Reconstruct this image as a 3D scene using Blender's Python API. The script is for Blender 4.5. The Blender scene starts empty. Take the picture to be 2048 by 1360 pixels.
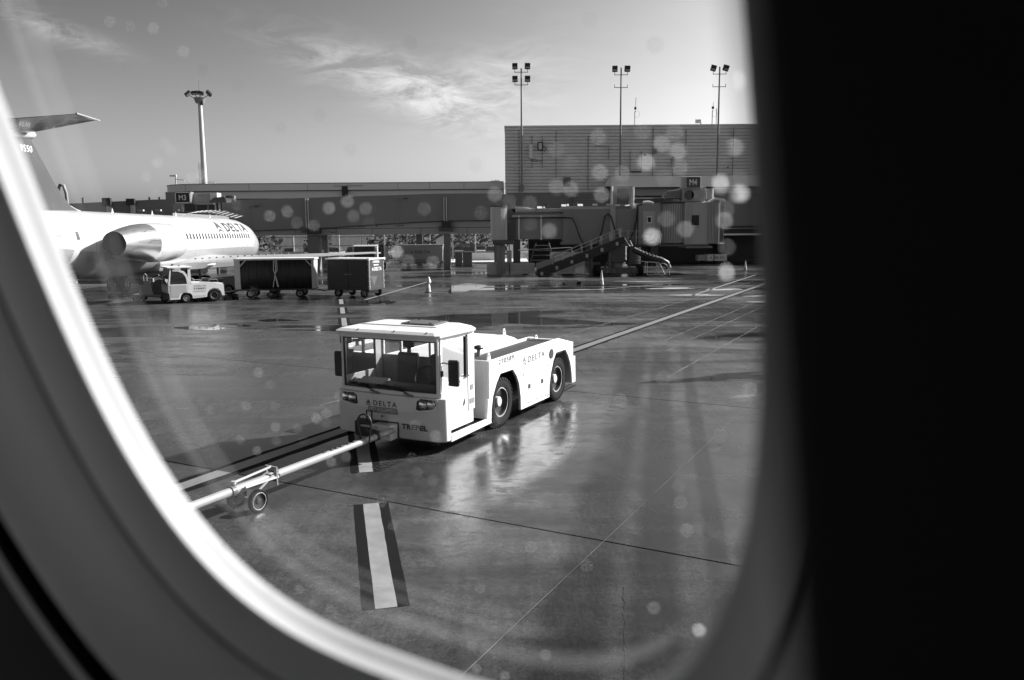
import bpy, bmesh, math, random
from mathutils import Vector, Matrix
random.seed(7)
R = math.radians
scene = bpy.context.scene
col = scene.collection

# ------------------------------------------------------------------ camera
EYE = Vector((0, 0, 3.4))
PITCH, ROLL = math.atan(215.0 / 1593.0), R(0.45)
fwd = Vector((0, math.cos(PITCH), -math.sin(PITCH)))
up0 = Vector((0, math.sin(PITCH), math.cos(PITCH)))
rt = Vector((1, 0, 0)) * math.cos(ROLL) - up0 * math.sin(ROLL)
up = Vector((1, 0, 0)) * math.sin(ROLL) + up0 * math.cos(ROLL)
cd = bpy.data.cameras.new('camera'); cam = bpy.data.objects.new('camera', cd); col.objects.link(cam)
m = Matrix.Identity(4)
for i in range(3):
    m[i][0], m[i][1], m[i][2], m[i][3] = rt[i], up[i], -fwd[i], EYE[i]
cam.matrix_world = m
cd.lens = 28.0; cd.sensor_width = 36.0; cd.clip_start = 0.005; cd.clip_end = 6000
cd.dof.use_dof = True; cd.dof.focus_distance = 16.0; cd.dof.aperture_fstop = 7.0
scene.camera = cam

# ------------------------------------------------------------------ sky, sun, exposure
SUN_AZ, SUN_EL = math.atan2(0.918, 0.396), R(34)          # azimuth from +Y towards +X
sun_dir = Vector((math.sin(SUN_AZ) * math.cos(SUN_EL), math.cos(SUN_AZ) * math.cos(SUN_EL), math.sin(SUN_EL)))
sd = bpy.data.lights.new('sun', 'SUN'); sd.energy = 5.0; sd.angle = R(0.5); sd.color = (1, 1, 1)
so = bpy.data.objects.new('sun', sd); col.objects.link(so)
so.rotation_euler = (-sun_dir).to_track_quat('-Z', 'Y').to_euler(); so.location = (30, 30, 60)

world = bpy.data.worlds.new('World'); scene.world = world; world.use_nodes = True
nt = world.node_tree; nt.nodes.clear()
def N(tree, t, **kw):
    n = tree.nodes.new(t)
    for k, v in kw.items():
        setattr(n, k, v)
    return n
def math_node(tree, op, a, b=None, c=None, clamp=False):
    n = tree.nodes.new('ShaderNodeMath'); n.operation = op; n.use_clamp = clamp
    for i, v in enumerate((a, b, c)):
        if v is None: continue
        if isinstance(v, (int, float)): n.inputs[i].default_value = v
        else: tree.links.new(v, n.inputs[i])
    return n.outputs[0]
def build_world():
    L = nt.links.new
    sky = N(nt, 'ShaderNodeTexSky', sky_type='NISHITA', sun_disc=False, sun_elevation=SUN_EL, sun_rotation=SUN_AZ,
            altitude=300, air_density=1.0, dust_density=3.0, ozone_density=1.5)
    sep = N(nt, 'ShaderNodeSeparateColor'); L(sky.outputs[0], sep.inputs[0])
    M = lambda *a, **k: math_node(nt, *a, **k)
    # black-and-white film behind a red filter
    bw = M('ADD', M('MULTIPLY', sep.outputs[0], 0.85), M('MULTIPLY', sep.outputs[1], 0.15))
    bw = M('MULTIPLY', M('POWER', M('DIVIDE', bw, 2.56), 2.5), 3.15)
    bw = M('DIVIDE', bw, M('ADD', 1.0, M('DIVIDE', bw, 14.0)))      # film shoulder
    tc = N(nt, 'ShaderNodeTexCoord')
    sx = N(nt, 'ShaderNodeSeparateXYZ'); L(tc.outputs['Generated'], sx.inputs[0])
    az = M('ARCTAN2', sx.outputs[0], sx.outputs[1]); el = M('ARCSINE', sx.outputs[2])
    co = N(nt, 'ShaderNodeCombineXYZ'); L(az, co.inputs[0]); L(el, co.inputs[1])
    def noise(rot, sc, scale, detail, rough, dist, off=0.0):
        mp = N(nt, 'ShaderNodeMapping'); mp.inputs['Rotation'].default_value = (0, 0, rot); mp.inputs['Scale'].default_value = sc
        mp.inputs['Location'].default_value = (off, off * 0.7, 0)
        L(co.outputs[0], mp.inputs[0])
        n = N(nt, 'ShaderNodeTexNoise'); L(mp.outputs[0], n.inputs['Vector'])
        n.inputs['Scale'].default_value = scale; n.inputs['Detail'].default_value = detail
        n.inputs['Roughness'].default_value = rough; n.inputs['Distortion'].default_value = dist
        return n.outputs[0]
    fine = noise(R(-8), (1.0, 3.6, 1), 13.0, 9, 0.68, 0.6, 3.1)
    big = noise(R(22), (1.0, 2.2, 1), 3.2, 4, 0.55, 0.3, 1.7)
    def blob(a0, e0, sa, se, tilt):
        # soft elongated patch of cirrus centred on azimuth a0 and elevation e0
        da, de = M('SUBTRACT', az, R(a0)), M('SUBTRACT', el, R(e0))
        c, s = math.cos(R(tilt)), math.sin(R(tilt))
        p = M('ADD', M('MULTIPLY', da, c), M('MULTIPLY', de, s))
        q = M('SUBTRACT', M('MULTIPLY', de, c), M('MULTIPLY', da, s))
        r2 = M('ADD', M('POWER', M('DIVIDE', p, R(sa)), 2.0), M('POWER', M('DIVIDE', q, R(se)), 2.0))
        return M('EXPONENT', M('MULTIPLY', r2, -1.0))
    mask = M('ADD', M('ADD', blob(-8.0, 10.2, 7.0, 1.5, -17), M('MULTIPLY', blob(-5.0, 8.8, 4.0, 1.2, -30), 0.5)),
             M('ADD', M('MULTIPLY', blob(-1.5, 10.0, 5, 2.2, 10), 0.75), M('MULTIPLY', blob(-28, 12.0, 2.8, 0.6, -16), 0.7)))
    mask = M('ADD', mask, M('MULTIPLY', M('SUBTRACT', big, 0.60, clamp=True), 1.0))
    dens = M('MULTIPLY', M('MULTIPLY', M('SUBTRACT', fine, 0.40, clamp=True), 3.7), mask, clamp=True)
    cl = M('ADD', M('MULTIPLY', bw, M('SUBTRACT', 1.0, M('MULTIPLY', dens, 0.9))), M('MULTIPLY', M('ADD', M('MULTIPLY', bw, 0.65), 3.9), M('MULTIPLY', dens, 0.9)))
    bg = N(nt, 'ShaderNodeBackground'); bg.inputs[1].default_value = 0.075
    L(cl, bg.inputs[0])
    out = N(nt, 'ShaderNodeOutputWorld'); L(bg.outputs[0], out.inputs[0])
build_world()
vs = scene.view_settings; vs.view_transform = 'Standard'; vs.look = 'None'; vs.exposure = 1.0; vs.gamma = 1.0; vs.use_curve_mapping = False
cy = scene.cycles; cy.use_denoising = True; cy.max_bounces = 7; cy.diffuse_bounces = 3; cy.glossy_bounces = 4
cy.transmission_bounces = 6; cy.transparent_max_bounces = 24; cy.caustics_reflective = False; cy.caustics_refractive = False
cy.sample_clamp_indirect = 6.0

# ------------------------------------------------------------------ materials
MATS = {}
def newmat(name):
    mt = bpy.data.materials.new(name); mt.use_nodes = True; t = mt.node_tree; t.nodes.clear()
    out = t.nodes.new('ShaderNodeOutputMaterial'); MATS[name] = mt
    return mt, t, out
def paint(name, v, rough=0.5, metal=0.0, var=0.12, scale=3.0, rvar=0.15, coords='Object', stretch=(1, 1, 1), bump=0.0, coat=0.0, spots=0.0, spec=0.5):
    """grey paint/metal/rubber with uneven tone, uneven gloss and (spots) chips and scuffs"""
    mt, t, out = newmat(name); L = t.links.new
    b = t.nodes.new('ShaderNodeBsdfPrincipled'); L(b.outputs[0], out.inputs[0])
    tc = t.nodes.new('ShaderNodeTexCoord'); mp = t.nodes.new('ShaderNodeMapping'); mp.inputs['Scale'].default_value = stretch
    L(tc.outputs[coords], mp.inputs[0])
    n = t.nodes.new('ShaderNodeTexNoise'); L(mp.outputs[0], n.inputs['Vector'])
    n.inputs['Scale'].default_value = scale; n.inputs['Detail'].default_value = 6; n.inputs['Roughness'].default_value = 0.6
    k = math_node(t, 'MULTIPLY_ADD', math_node(t, 'SUBTRACT', n.outputs[0], 0.5), 2.0 * var, 1.0)
    c = math_node(t, 'MULTIPLY', k, v)
    if spots:
        n2 = t.nodes.new('ShaderNodeTexNoise'); L(mp.outputs[0], n2.inputs['Vector']); n2.inputs['Scale'].default_value = scale * 6; n2.inputs['Detail'].default_value = 5
        s = math_node(t, 'MULTIPLY', math_node(t, 'SUBTRACT', n2.outputs[0], 0.66, clamp=True), 12.0 * spots, clamp=True)
        c = math_node(t, 'MULTIPLY', c, math_node(t, 'SUBTRACT', 1.0, math_node(t, 'MULTIPLY', s, 0.6)))
    cc = t.nodes.new('ShaderNodeCombineColor')
    for i in range(3): L(c, cc.inputs[i])
    L(cc.outputs[0], b.inputs['Base Color'])
    L(math_node(t, 'MULTIPLY_ADD', math_node(t, 'SUBTRACT', n.outputs[0], 0.5), 2.0 * rvar, rough, clamp=True), b.inputs['Roughness'])
    b.inputs['Metallic'].default_value = metal; b.inputs['Coat Weight'].default_value = coat; b.inputs['Coat Roughness'].default_value = 0.06
    b.inputs['Specular IOR Level'].default_value = spec
    if bump:
        bp = t.nodes.new('ShaderNodeBump'); bp.inputs['Strength'].default_value = bump; bp.inputs['Distance'].default_value = 0.01
        L(n.outputs[0], bp.inputs['Height']); L(bp.outputs[0], b.inputs['Normal'])
    return mt
def glass(name, tint=0.75, refl=0.12, rough=0.03):
    """thin sheet glass: see-through with a mirror share that grows at grazing angles"""
    mt, t, out = newmat(name); L = t.links.new
    tr = t.nodes.new('ShaderNodeBsdfTransparent'); tr.inputs[0].default_value = (tint, tint, tint, 1)
    g = t.nodes.new('ShaderNodeBsdfGlossy'); g.inputs['Roughness'].default_value = rough; g.inputs[0].default_value = (1, 1, 1, 1)
    lw = t.nodes.new('ShaderNodeFresnel'); lw.inputs[0].default_value = 1.5
    f = math_node(t, 'MULTIPLY', lw.outputs[0], refl / 0.04, clamp=True)
    mx = t.nodes.new('ShaderNodeMixShader'); L(f, mx.inputs[0]); L(tr.outputs[0], mx.inputs[1]); L(g.outputs[0], mx.inputs[2])
    L(mx.outputs[0], out.inputs[0])
    return mt
def film(name, amount, v=0.9, trans=True):
    """partly clear water or pane reflection that scatters a share of the light"""
    mt, t, out = newmat(name); L = t.links.new
    tr = t.nodes.new('ShaderNodeBsdfTransparent')
    d = t.nodes.new('ShaderNodeBsdfTranslucent' if trans else 'ShaderNodeBsdfDiffuse'); d.inputs[0].default_value = (v, v, v, 1)
    mx = t.nodes.new('ShaderNodeMixShader'); mx.inputs[0].default_value = amount
    L(tr.outputs[0], mx.inputs[1]); L(d.outputs[0], mx.inputs[2]); L(mx.outputs[0], out.inputs[0])
    return mt
def clear_pane(name):
    mt, t, out = newmat(name)
    tr = t.nodes.new('ShaderNodeBsdfTransparent'); tr.inputs[0].default_value = (0.95, 0.95, 0.95, 1)
    t.links.new(tr.outputs[0], out.inputs[0])
    return mt
E1A = math.atan2(-0.466, 0.885)                           # direction of the apron's cross joints
def concrete(name, dark, light, wet_rough, dry_rough, seed=0.0, wet_lo=0.40, wet_hi=0.62, ior=1.5, marks=False):
    mt, t, out = newmat(name); L = t.links.new
    b = t.nodes.new('ShaderNodeBsdfPrincipled'); L(b.outputs[0], out.inputs[0])
    geo = t.nodes.new('ShaderNodeNewGeometry')
    def mapped(sc, rot=-E1A, off=0.0):
        mp = t.nodes.new('ShaderNodeMapping'); mp.vector_type = 'POINT'
        mp.inputs['Rotation'].default_value = (0, 0, rot); mp.inputs['Scale'].default_value = sc; mp.inputs['Location'].default_value = (seed + off, seed - off, 0)
        L(geo.outputs['Position'], mp.inputs[0]); return mp.outputs[0]
    def noise(vec, scale, detail=5, rough=0.6, dist=0.0):
        n = t.nodes.new('ShaderNodeTexNoise'); L(vec, n.inputs['Vector']); n.inputs['Scale'].default_value = scale
        n.inputs['Detail'].default_value = detail; n.inputs['Roughness'].default_value = rough; n.inputs['Distortion'].default_value = dist
        return n.outputs[0]
    M = lambda *a, **k: math_node(t, *a, **k)
    def ramp(x, lo, hi):
        mr = t.nodes.new('ShaderNodeMapRange'); mr.interpolation_type = 'SMOOTHSTEP'; L(x, mr.inputs[0])
        mr.inputs[1].default_value, mr.inputs[2].default_value = lo, hi; return mr.outputs[0]
    wetn = noise(mapped((0.55, 1.0, 1)), 0.16, 6, 0.62, 0.4)
    wet2 = noise(mapped((0.35, 1.5, 1), off=9.0), 0.75, 5, 0.6, 0.5)
    damp = M('ADD', M('MULTIPLY', wetn, 0.7), M('MULTIPLY', wet2, 0.3))
    dry = ramp(damp, wet_lo, wet_hi)                        # 0 wet film .. 1 nearly dry
    pud = ramp(noise(mapped((0.45, 1.15, 1), off=4.0), 0.13, 5, 0.55, 0.6), 0.565, 0.60)   # 1 standing water
    broom = noise(mapped((30.0, 0.7, 1), off=2.0), 5.0, 3, 0.7)
    scuff = noise(mapped((1.0, 0.12, 1), off=21.0), 3.2, 8, 0.75, 0.8)
    crumb = noise(mapped((1, 1, 1), off=31.0), 14.0, 6, 0.72)
    streak = noise(mapped((0.10, 2.6, 1), off=6.0), 1.3, 6, 0.7, 0.3)
    grit = noise(mapped((1, 1, 1)), 38.0, 4, 0.8)
    blot = noise(mapped((1, 1, 1), off=12.0), 1.1, 7, 0.65, 0.4)
    v = M('MULTIPLY_ADD', dry, light - dark, dark)
    v = M('MULTIPLY', v, M('MULTIPLY_ADD', blot, 1.3, 0.35))
    v = M('MULTIPLY', v, M('MULTIPLY_ADD', streak, 0.7, 0.65))
    v = M('MULTIPLY', v, M('MULTIPLY_ADD', grit, 2.2, -0.1))
    v = M('MULTIPLY', v, M('MULTIPLY_ADD', crumb, 1.7, 0.15))
    v = M('MULTIPLY', v, M('MULTIPLY_ADD', scuff, 1.3, 0.35))
    v = M('MULTIPLY', v, M('MULTIPLY_ADD', broom, 0.5, 0.75))
    pale = ramp(noise(mapped((0.5, 1.4, 1), off=44.0), 0.9, 8, 0.7, 1.0), 0.64, 0.70)
    v = M('MULTIPLY', v, M('MULTIPLY_ADD', pale, 0.7, 1.0))
    oi = t.nodes.new('ShaderNodeObjectInfo')
    v = M('MULTIPLY', v, M('MULTIPLY_ADD', oi.outputs['Random'], 0.22, 0.89))
    v = M('MULTIPLY', v, M('MULTIPLY_ADD', pud, -0.45, 1.0))
    film_ = None
    if marks:
        sp = t.nodes.new('ShaderNodeSeparateXYZ'); L(geo.outputs['Position'], sp.inputs[0])
        def along(p0, p1):
            # coordinates of a surface point along and across a ground line
            d = Vector((p1[0] - p0[0], p1[1] - p0[1])); ln_ = d.length; d = d / ln_
            dx, dy = M('SUBTRACT', sp.outputs[0], p0[0]), M('SUBTRACT', sp.outputs[1], p0[1])
            return M('DIVIDE', M('ADD', M('MULTIPLY', dx, d.x), M('MULTIPLY', dy, d.y)), ln_), M('SUBTRACT', M('MULTIPLY', dy, d.x), M('MULTIPLY', dx, d.y))
        wob = M('SUBTRACT', noise(mapped((1, 1, 1), off=51.0), 0.8, 5, 0.6), 0.5)
        # film of water left along the tractor's side
        u_, q_ = along((-0.95, 6.6), (1.45, 16.4))
        qq = M('ABSOLUTE', M('ADD', q_, M('MULTIPLY', wob, 1.6)))
        film_ = M('MULTIPLY', M('SUBTRACT', 1.0, ramp(qq, 0.7, 1.3)), M('MULTIPLY', ramp(u_, -0.02, 0.10), M('SUBTRACT', 1.0, ramp(u_, 0.93, 1.06))))
        film_ = M('MULTIPLY', film_, M('MULTIPLY_ADD', ramp(noise(mapped((1.0, 1.7, 1), off=71.0), 2.6, 7, 0.7, 0.6), 0.36, 0.56), 0.75, 0.25))
        # old wheel tracks heading towards the terminal stand
        u2, q2 = along((0.95, 5.0), (4.65, 24.4))
        fine_ = noise(mapped((9, 1.0, 1), off=61.0), 4.0, 6, 0.75)
        trk = None
        for c_, hw in ((0.72, 0.30), (0.02, 0.24), (-0.62, 0.13)):
            e = M('SUBTRACT', 1.0, ramp(M('ABSOLUTE', M('SUBTRACT', M('ADD', q2, M('MULTIPLY', wob, 0.18)), c_)), hw * 0.55, hw * 1.35))
            trk = e if trk is None else M('MAXIMUM', trk, e)
        trk = M('MULTIPLY', trk, M('MULTIPLY', ramp(u2, -0.4, 0.02), M('SUBTRACT', 1.0, ramp(u2, 0.85, 1.05))))
        trk = M('MULTIPLY', trk, M('MULTIPLY_ADD', fine_, 1.4, 0.1), clamp=True)
        v = M('MULTIPLY', v, M('MULTIPLY_ADD', trk, -0.62, 1.0))
    cc = t.nodes.new('ShaderNodeCombineColor')
    for i in range(3): L(v, cc.inputs[i])
    L(cc.outputs[0], b.inputs['Base Color'])
    ro = M('MULTIPLY_ADD', dry, dry_rough - wet_rough, wet_rough)
    ro = M('ADD', ro, M('ADD', M('MULTIPLY', M('SUBTRACT', streak, 0.5), 0.22), M('MULTIPLY', M('SUBTRACT', scuff, 0.5), 0.22)))
    ro = M('ADD', ro, M('ADD', M('MULTIPLY', pale, 0.15), M('MULTIPLY', M('SUBTRACT', crumb, 0.5), 0.12)))
    ro = M('MULTIPLY', M('MAXIMUM', ro, 0.05), M('SUBTRACT', 1.0, M('MULTIPLY', pud, 0.93)))
    if film_ is not None:
        ro = M('MULTIPLY_ADD', film_, M('SUBTRACT', M('MULTIPLY_ADD', scuff, 0.14, 0.01), ro), ro)
        L(M('MULTIPLY_ADD', film_, 1.0, ior), b.inputs['IOR'])
    else:
        b.inputs['IOR'].default_value = ior
    L(ro, b.inputs['Roughness'])
    h = M('ADD', M('MULTIPLY', broom, 1.0), M('ADD', M('MULTIPLY', grit, 0.35), M('ADD', M('MULTIPLY', streak, 1.0), M('MULTIPLY', crumb, 0.6))))
    bp = t.nodes.new('ShaderNodeBump'); bp.inputs['Distance'].default_value = 0.004
    bs = M('MULTIPLY', M('MULTIPLY_ADD', dry, 0.5, 0.28), M('SUBTRACT', 1.0, M('MULTIPLY', pud, 0.97)))
    if film_ is not None: bs = M('MULTIPLY', bs, M('SUBTRACT', 1.0, M('MULTIPLY', film_, 0.60)))
    L(bs, bp.inputs['Strength'])
    L(h, bp.inputs['Height']); L(bp.outputs[0], b.inputs['Normal'])
    return mt

concrete('apron', 0.034, 0.076, 0.19, 0.46, wet_lo=0.42, wet_hi=0.62, ior=1.38, marks=True)
concrete('far_ground', 0.035, 0.06, 0.25, 0.5, 5.0)
paint('white', 0.80, 0.30, var=0.16, scale=2.2, coat=0.25, spots=0.7, stretch=(1, 1, .45))
paint('white_plain', 0.78, 0.4, var=0.06, scale=1.2)
paint('white_worn', 0.72, 0.45, var=0.16, scale=3, spots=0.8)
paint('bar_paint', 0.28, 0.5, var=0.25, scale=5, spots=1.0)
paint('offwhite', 0.55, 0.5, var=0.12)
paint('grey_light', 0.42, 0.5, var=0.1, scale=2)
paint('grey_mid', 0.22, 0.5, var=0.14, scale=2)
paint('grey_dark', 0.09, 0.5, var=0.18, scale=2)
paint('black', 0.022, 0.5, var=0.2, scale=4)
paint('black_gloss', 0.02, 0.25, var=0.2, scale=4)
paint('rubber', 0.012, 0.8, var=0.35, scale=9, bump=0.2, spec=0.2)
paint('rim', 0.022, 0.4, var=0.3, scale=5, spec=0.3)
paint('steel', 0.55, 0.32, metal=1.0, var=0.12, scale=4)
paint('alu_skin', 0.62, 0.35, metal=0.6, var=0.06, scale=1.0)
paint('nacelle_metal', 0.5, 0.3, metal=0.85, var=0.1, scale=1.5, stretch=(3, .4, 3))
paint('galv', 0.45, 0.5, metal=0.3, var=0.15, scale=5)
paint('deck_dark', 0.045, 0.6, var=0.35, scale=5, bump=0.3)
paint('letter_dark', 0.05, 0.5, var=0.15)
paint('letter_black', 0.015, 0.5, var=0.1)
paint('letter_mid', 0.07, 0.5, var=0.1)
paint('letter_faint', 0.22, 0.5, var=0.05)
paint('letter_soft', 0.2, 0.5, var=0.1)
paint('letter_white', 0.8, 0.5, var=0.05)
paint('plane_white', 0.56, 0.22, var=0.03, scale=0.6, coat=0.5)
paint('plane_dark', 0.10, 0.25, var=0.08, scale=0.6, coat=0.4)
paint('belly_grey', 0.34, 0.3, var=0.06, scale=0.6)
paint('window_dark', 0.015, 0.15, var=0.1)
paint('siding', 0.70, 0.55, var=0.16, scale=0.6, stretch=(1, 1, .35), spots=0.25)
paint('fascia', 0.78, 0.55, var=0.06, scale=0.4)
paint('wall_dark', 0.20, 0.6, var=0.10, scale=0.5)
paint('wall_mid', 0.36, 0.6, var=0.08, scale=0.5)
paint('bridge_skin', 0.28, 0.5, var=0.09, scale=0.8, stretch=(1, 1, .3))
paint('bridge_light', 0.40, 0.45, var=0.1, scale=1.0)
paint('precast', 0.55, 0.8, var=0.18, scale=3, bump=0.2, spots=0.4)
paint('curtain', 0.018, 0.55, var=0.4, scale=1.5, stretch=(3, 3, .5), bump=0.3)
paint('cart_end', 0.035, 0.45, var=0.3, scale=4, spots=0.8)
paint('cone_skin', 0.52, 0.5, var=0.1, scale=6)
paint('hose', 0.02, 0.5, var=0.2)
paint('line_paint', 0.21, 0.6, var=0.4, scale=5, coords='Object', spots=0.9, rvar=0.2)
paint('line_paint_dim', 0.17, 0.5, var=0.25, scale=6, coords='Object', spots=0.9)
paint('line_black', 0.008, 0.85, var=0.4, scale=6, spots=0.5, spec=0.1)
paint('scrape', 0.13, 0.45, var=0.4, scale=3)
paint('joint_fill', 0.012, 0.5, var=0.3)
paint('joint_pale', 0.14, 0.45, var=0.3, scale=8)
paint('stain', 0.012, 0.35, var=0.4, scale=4)
paint('seat_black', 0.02, 0.5, var=0.2)
paint('lens', 0.75, 0.08, metal=0.9, var=0.1)
paint('car_a', 0.25, 0.25, coat=1.0); paint('car_b', 0.06, 0.25, coat=1.0); paint('car_c', 0.6, 0.25, coat=1.0)
paint('leafage', 0.03, 0.7, var=0.4)
paint('skin_tone', 0.3, 0.5); paint('cloth_dark', 0.03, 0.8, var=0.2); paint('shoe', 0.06, 0.6)
paint('lining', 0.78, 0.55, var=0.04, scale=30)
paint('reveal_white', 0.74, 0.5, var=0.03, scale=30)
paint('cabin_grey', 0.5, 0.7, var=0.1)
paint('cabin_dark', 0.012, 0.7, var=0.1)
paint('trim_grey', 0.75, 0.55, var=0.05, scale=40)
glass('cab_glass', 0.95, 0.02); glass('side_glass', 0.7, 0.4); glass('dark_glass', 0.35, 0.10)
film('bevel_film', 0.04, 0.8); film('ghost_film_b', 0.03, 0.8)  # scattering strips that stand for reflections in the pane
film('water_a', 0.8, 0.9); film('water_b', 0.9, 0.9); film('water_c', 0.97, 1.0)
clear_pane('pane_clear')

# ------------------------------------------------------------------ mesh helpers
class B:
    def __init__(s): s.v = []; s.f = []
    def add(s, vs, fs):
        o = len(s.v); s.v += [tuple(p) for p in vs]; s.f += [tuple(i + o for i in f) for f in fs]; return s
    def box(s, x0, x1, y0, y1, z0, z1):
        return s.add([(x, y, z) for z in (z0, z1) for y in (y0, y1) for x in (x0, x1)],
                     [(0, 2, 3, 1), (4, 5, 7, 6), (0, 1, 5, 4), (2, 6, 7, 3), (0, 4, 6, 2), (1, 3, 7, 5)])
    def loft(s, rings, closed=True, caps=True):
        n = len(rings[0]); vs = [p for r in rings for p in r]; fs = []
        for k in range(len(rings) - 1):
            for i in range(n if closed else n - 1):
                j = (i + 1) % n
                fs.append((k * n + i, k * n + j, (k + 1) * n + j, (k + 1) * n + i))
        if caps:
            fs.append(tuple(range(n - 1, -1, -1))); fs.append(tuple((len(rings) - 1) * n + i for i in range(n)))
        return s.add(vs, fs)
    def prism(s, poly, axis, a0, a1):
        def p(q, a): return {'x': (a, q[0], q[1]), 'y': (q[0], a, q[1]), 'z': (q[0], q[1], a)}[axis]
        return s.loft([[p(q, a0) for q in poly], [p(q, a1) for q in poly]])
    def cyl(s, p0, p1, r0, r1=None, n=12, caps=True):
        r1 = r0 if r1 is None else r1
        p0, p1 = Vector(p0), Vector(p1); d = (p1 - p0).normalized()
        a = d.orthogonal().normalized(); b = d.cross(a)
        ring = lambda p, r: [p + a * math.cos(2 * math.pi * i / n) * r + b * math.sin(2 * math.pi * i / n) * r for i in range(n)]
        return s.loft([ring(p0, r0), ring(p1, r1)], caps=caps)
    def tube(s, pts, r, n=6, closed=False):
        pts = [Vector(p) for p in pts]; rings = []; a = None
        for i, p in enumerate(pts):
            q0 = pts[i - 1] if (i or closed) else p; q1 = pts[(i + 1) % len(pts)] if (i < len(pts) - 1 or closed) else p
            d = (q1 - q0).normalized()
            a = d.orthogonal().normalized() if a is None else (a - d * a.dot(d)).normalized()
            b = d.cross(a)
            rings.append([p + a * math.cos(2 * math.pi * k / n) * r + b * math.sin(2 * math.pi * k / n) * r for k in range(n)])
        if closed: rings.append(rings[0])
        return s.loft(rings, caps=not closed)
    def lathe(s, prof, c, axis='y', n=24, caps=True):
        rings = []
        for (r, h) in prof:
            ring = []
            for i in range(n):
                t = 2 * math.pi * i / n; a, b = r * math.cos(t), r * math.sin(t)
                ring.append({'y': (c[0] + a, c[1] + h, c[2] + b), 'z': (c[0] + a, c[1] + b, c[2] + h), 'x': (c[0] + h, c[1] + a, c[2] + b)}[axis])
            rings.append(ring)
        return s.loft(rings, caps=caps)
    def obj(s, name, mat, parent=None, bevel=0.0, smooth=None, seg=2):
        return link_mesh(name, s.v, s.f, mat, parent, bevel, smooth, seg)
def link_mesh(name, v, f, mat, parent=None, bevel=0.0, smooth=None, seg=2):
    me = bpy.data.meshes.new(name); me.from_pydata(v, [], f)
    bm = bmesh.new(); bm.from_mesh(me); bmesh.ops.recalc_face_normals(bm, faces=bm.faces); bm.to_mesh(me); bm.free()
    if smooth is not None:
        me.shade_smooth(); me.set_sharp_from_angle(angle=R(smooth))
    o = bpy.data.objects.new(name, me); col.objects.link(o); me.materials.append(MATS[mat])
    if parent: o.parent = parent
    if bevel:
        b = o.modifiers.new('bevel', 'BEVEL'); b.width = bevel; b.segments = seg; b.limit_method = 'ANGLE'; b.angle_limit = R(40)
    return o
def tag(o, label=None, cat=None, group=None, kind=None):
    for k, v in (('label', label), ('category', cat), ('group', group), ('kind', kind)):
        if v: o[k] = v
    return o
def thing(name, label, cat, loc=(0, 0, 0), rz=0.0, group=None):
    o = bpy.data.objects.new(name, None); col.objects.link(o); o.location = loc; o.rotation_euler = (0, 0, rz)
    o.empty_display_size = 0.2
    return tag(o, label, cat, group)
def copy_tree(o, parent=None):
    c = o.copy(); col.objects.link(c); c.parent = parent
    for ch in list(o.children): copy_tree(ch, c)
    return c
def text_verts(s, bold=0.0, space=1.0, shear=0.0, cuts=0):
    cu = bpy.data.curves.new('lettering', 'FONT'); cu.body = s; cu.offset = bold; cu.space_character = space; cu.shear = shear; cu.resolution_u = 4
    o = bpy.data.objects.new('lettering', cu); col.objects.link(o)
    dg = bpy.context.evaluated_depsgraph_get(); me = bpy.data.meshes.new_from_object(o.evaluated_get(dg))
    if cuts:                                             # finer faces, so the lettering can follow a curved skin
        bm = bmesh.new(); bm.from_mesh(me); bmesh.ops.triangulate(bm, faces=bm.faces); bmesh.ops.subdivide_edges(bm, edges=bm.edges, cuts=cuts, use_grid_fill=True); bm.to_mesh(me); bm.free()
    v = [p.co.copy() for p in me.vertices]; f = [tuple(p.vertices) for p in me.polygons]
    bpy.data.objects.remove(o); bpy.data.curves.remove(cu); bpy.data.meshes.remove(me)
    x0, x1 = min(p.x for p in v), max(p.x for p in v); y0, y1 = min(p.y for p in v), max(p.y for p in v)
    return [((p.x - x0) / (x1 - x0), (p.y - y0) / (y1 - y0)) for p in v], f
def text_fn(name, s, fn, mat, parent, **kw):
    v, f = text_verts(s, **kw)
    return link_mesh(name, [fn(x, y) for x, y in v], f, mat, parent)
def text(s, o, xd, yd, w, h, mat, parent, name='lettering', **kw):
    o, xd, yd = Vector(o), Vector(xd), Vector(yd)
    return text_fn(name, s, lambda x, y: o + xd * (x * w) + yd * (y * h), mat, parent, **kw)
LOGO_V = [(0, 1), (-.40, .22), (0, .46), (.40, .22), (-.5, 0), (0, .30), (.5, 0), (0, .13)]
LOGO_F = [(0, 1, 2), (0, 2, 3), (4, 7, 5), (7, 6, 5)]
def logo(o, xd, yd, w, h, mat, parent):
    """the airline's triangle emblem: an upper chevron and a lower split wedge"""
    o, xd, yd = Vector(o), Vector(xd), Vector(yd)
    return link_mesh('emblem', [o + xd * ((x + .5) * w) + yd * (y * h) for x, y in LOGO_V], LOGO_F, mat, parent)
def arc(c, r, a0, a1, n):
    return [(c[0] + r * math.cos(R(a0 + (a1 - a0) * i / n)), c[1] + r * math.sin(R(a0 + (a1 - a0) * i / n))) for i in range(n + 1)]

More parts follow.
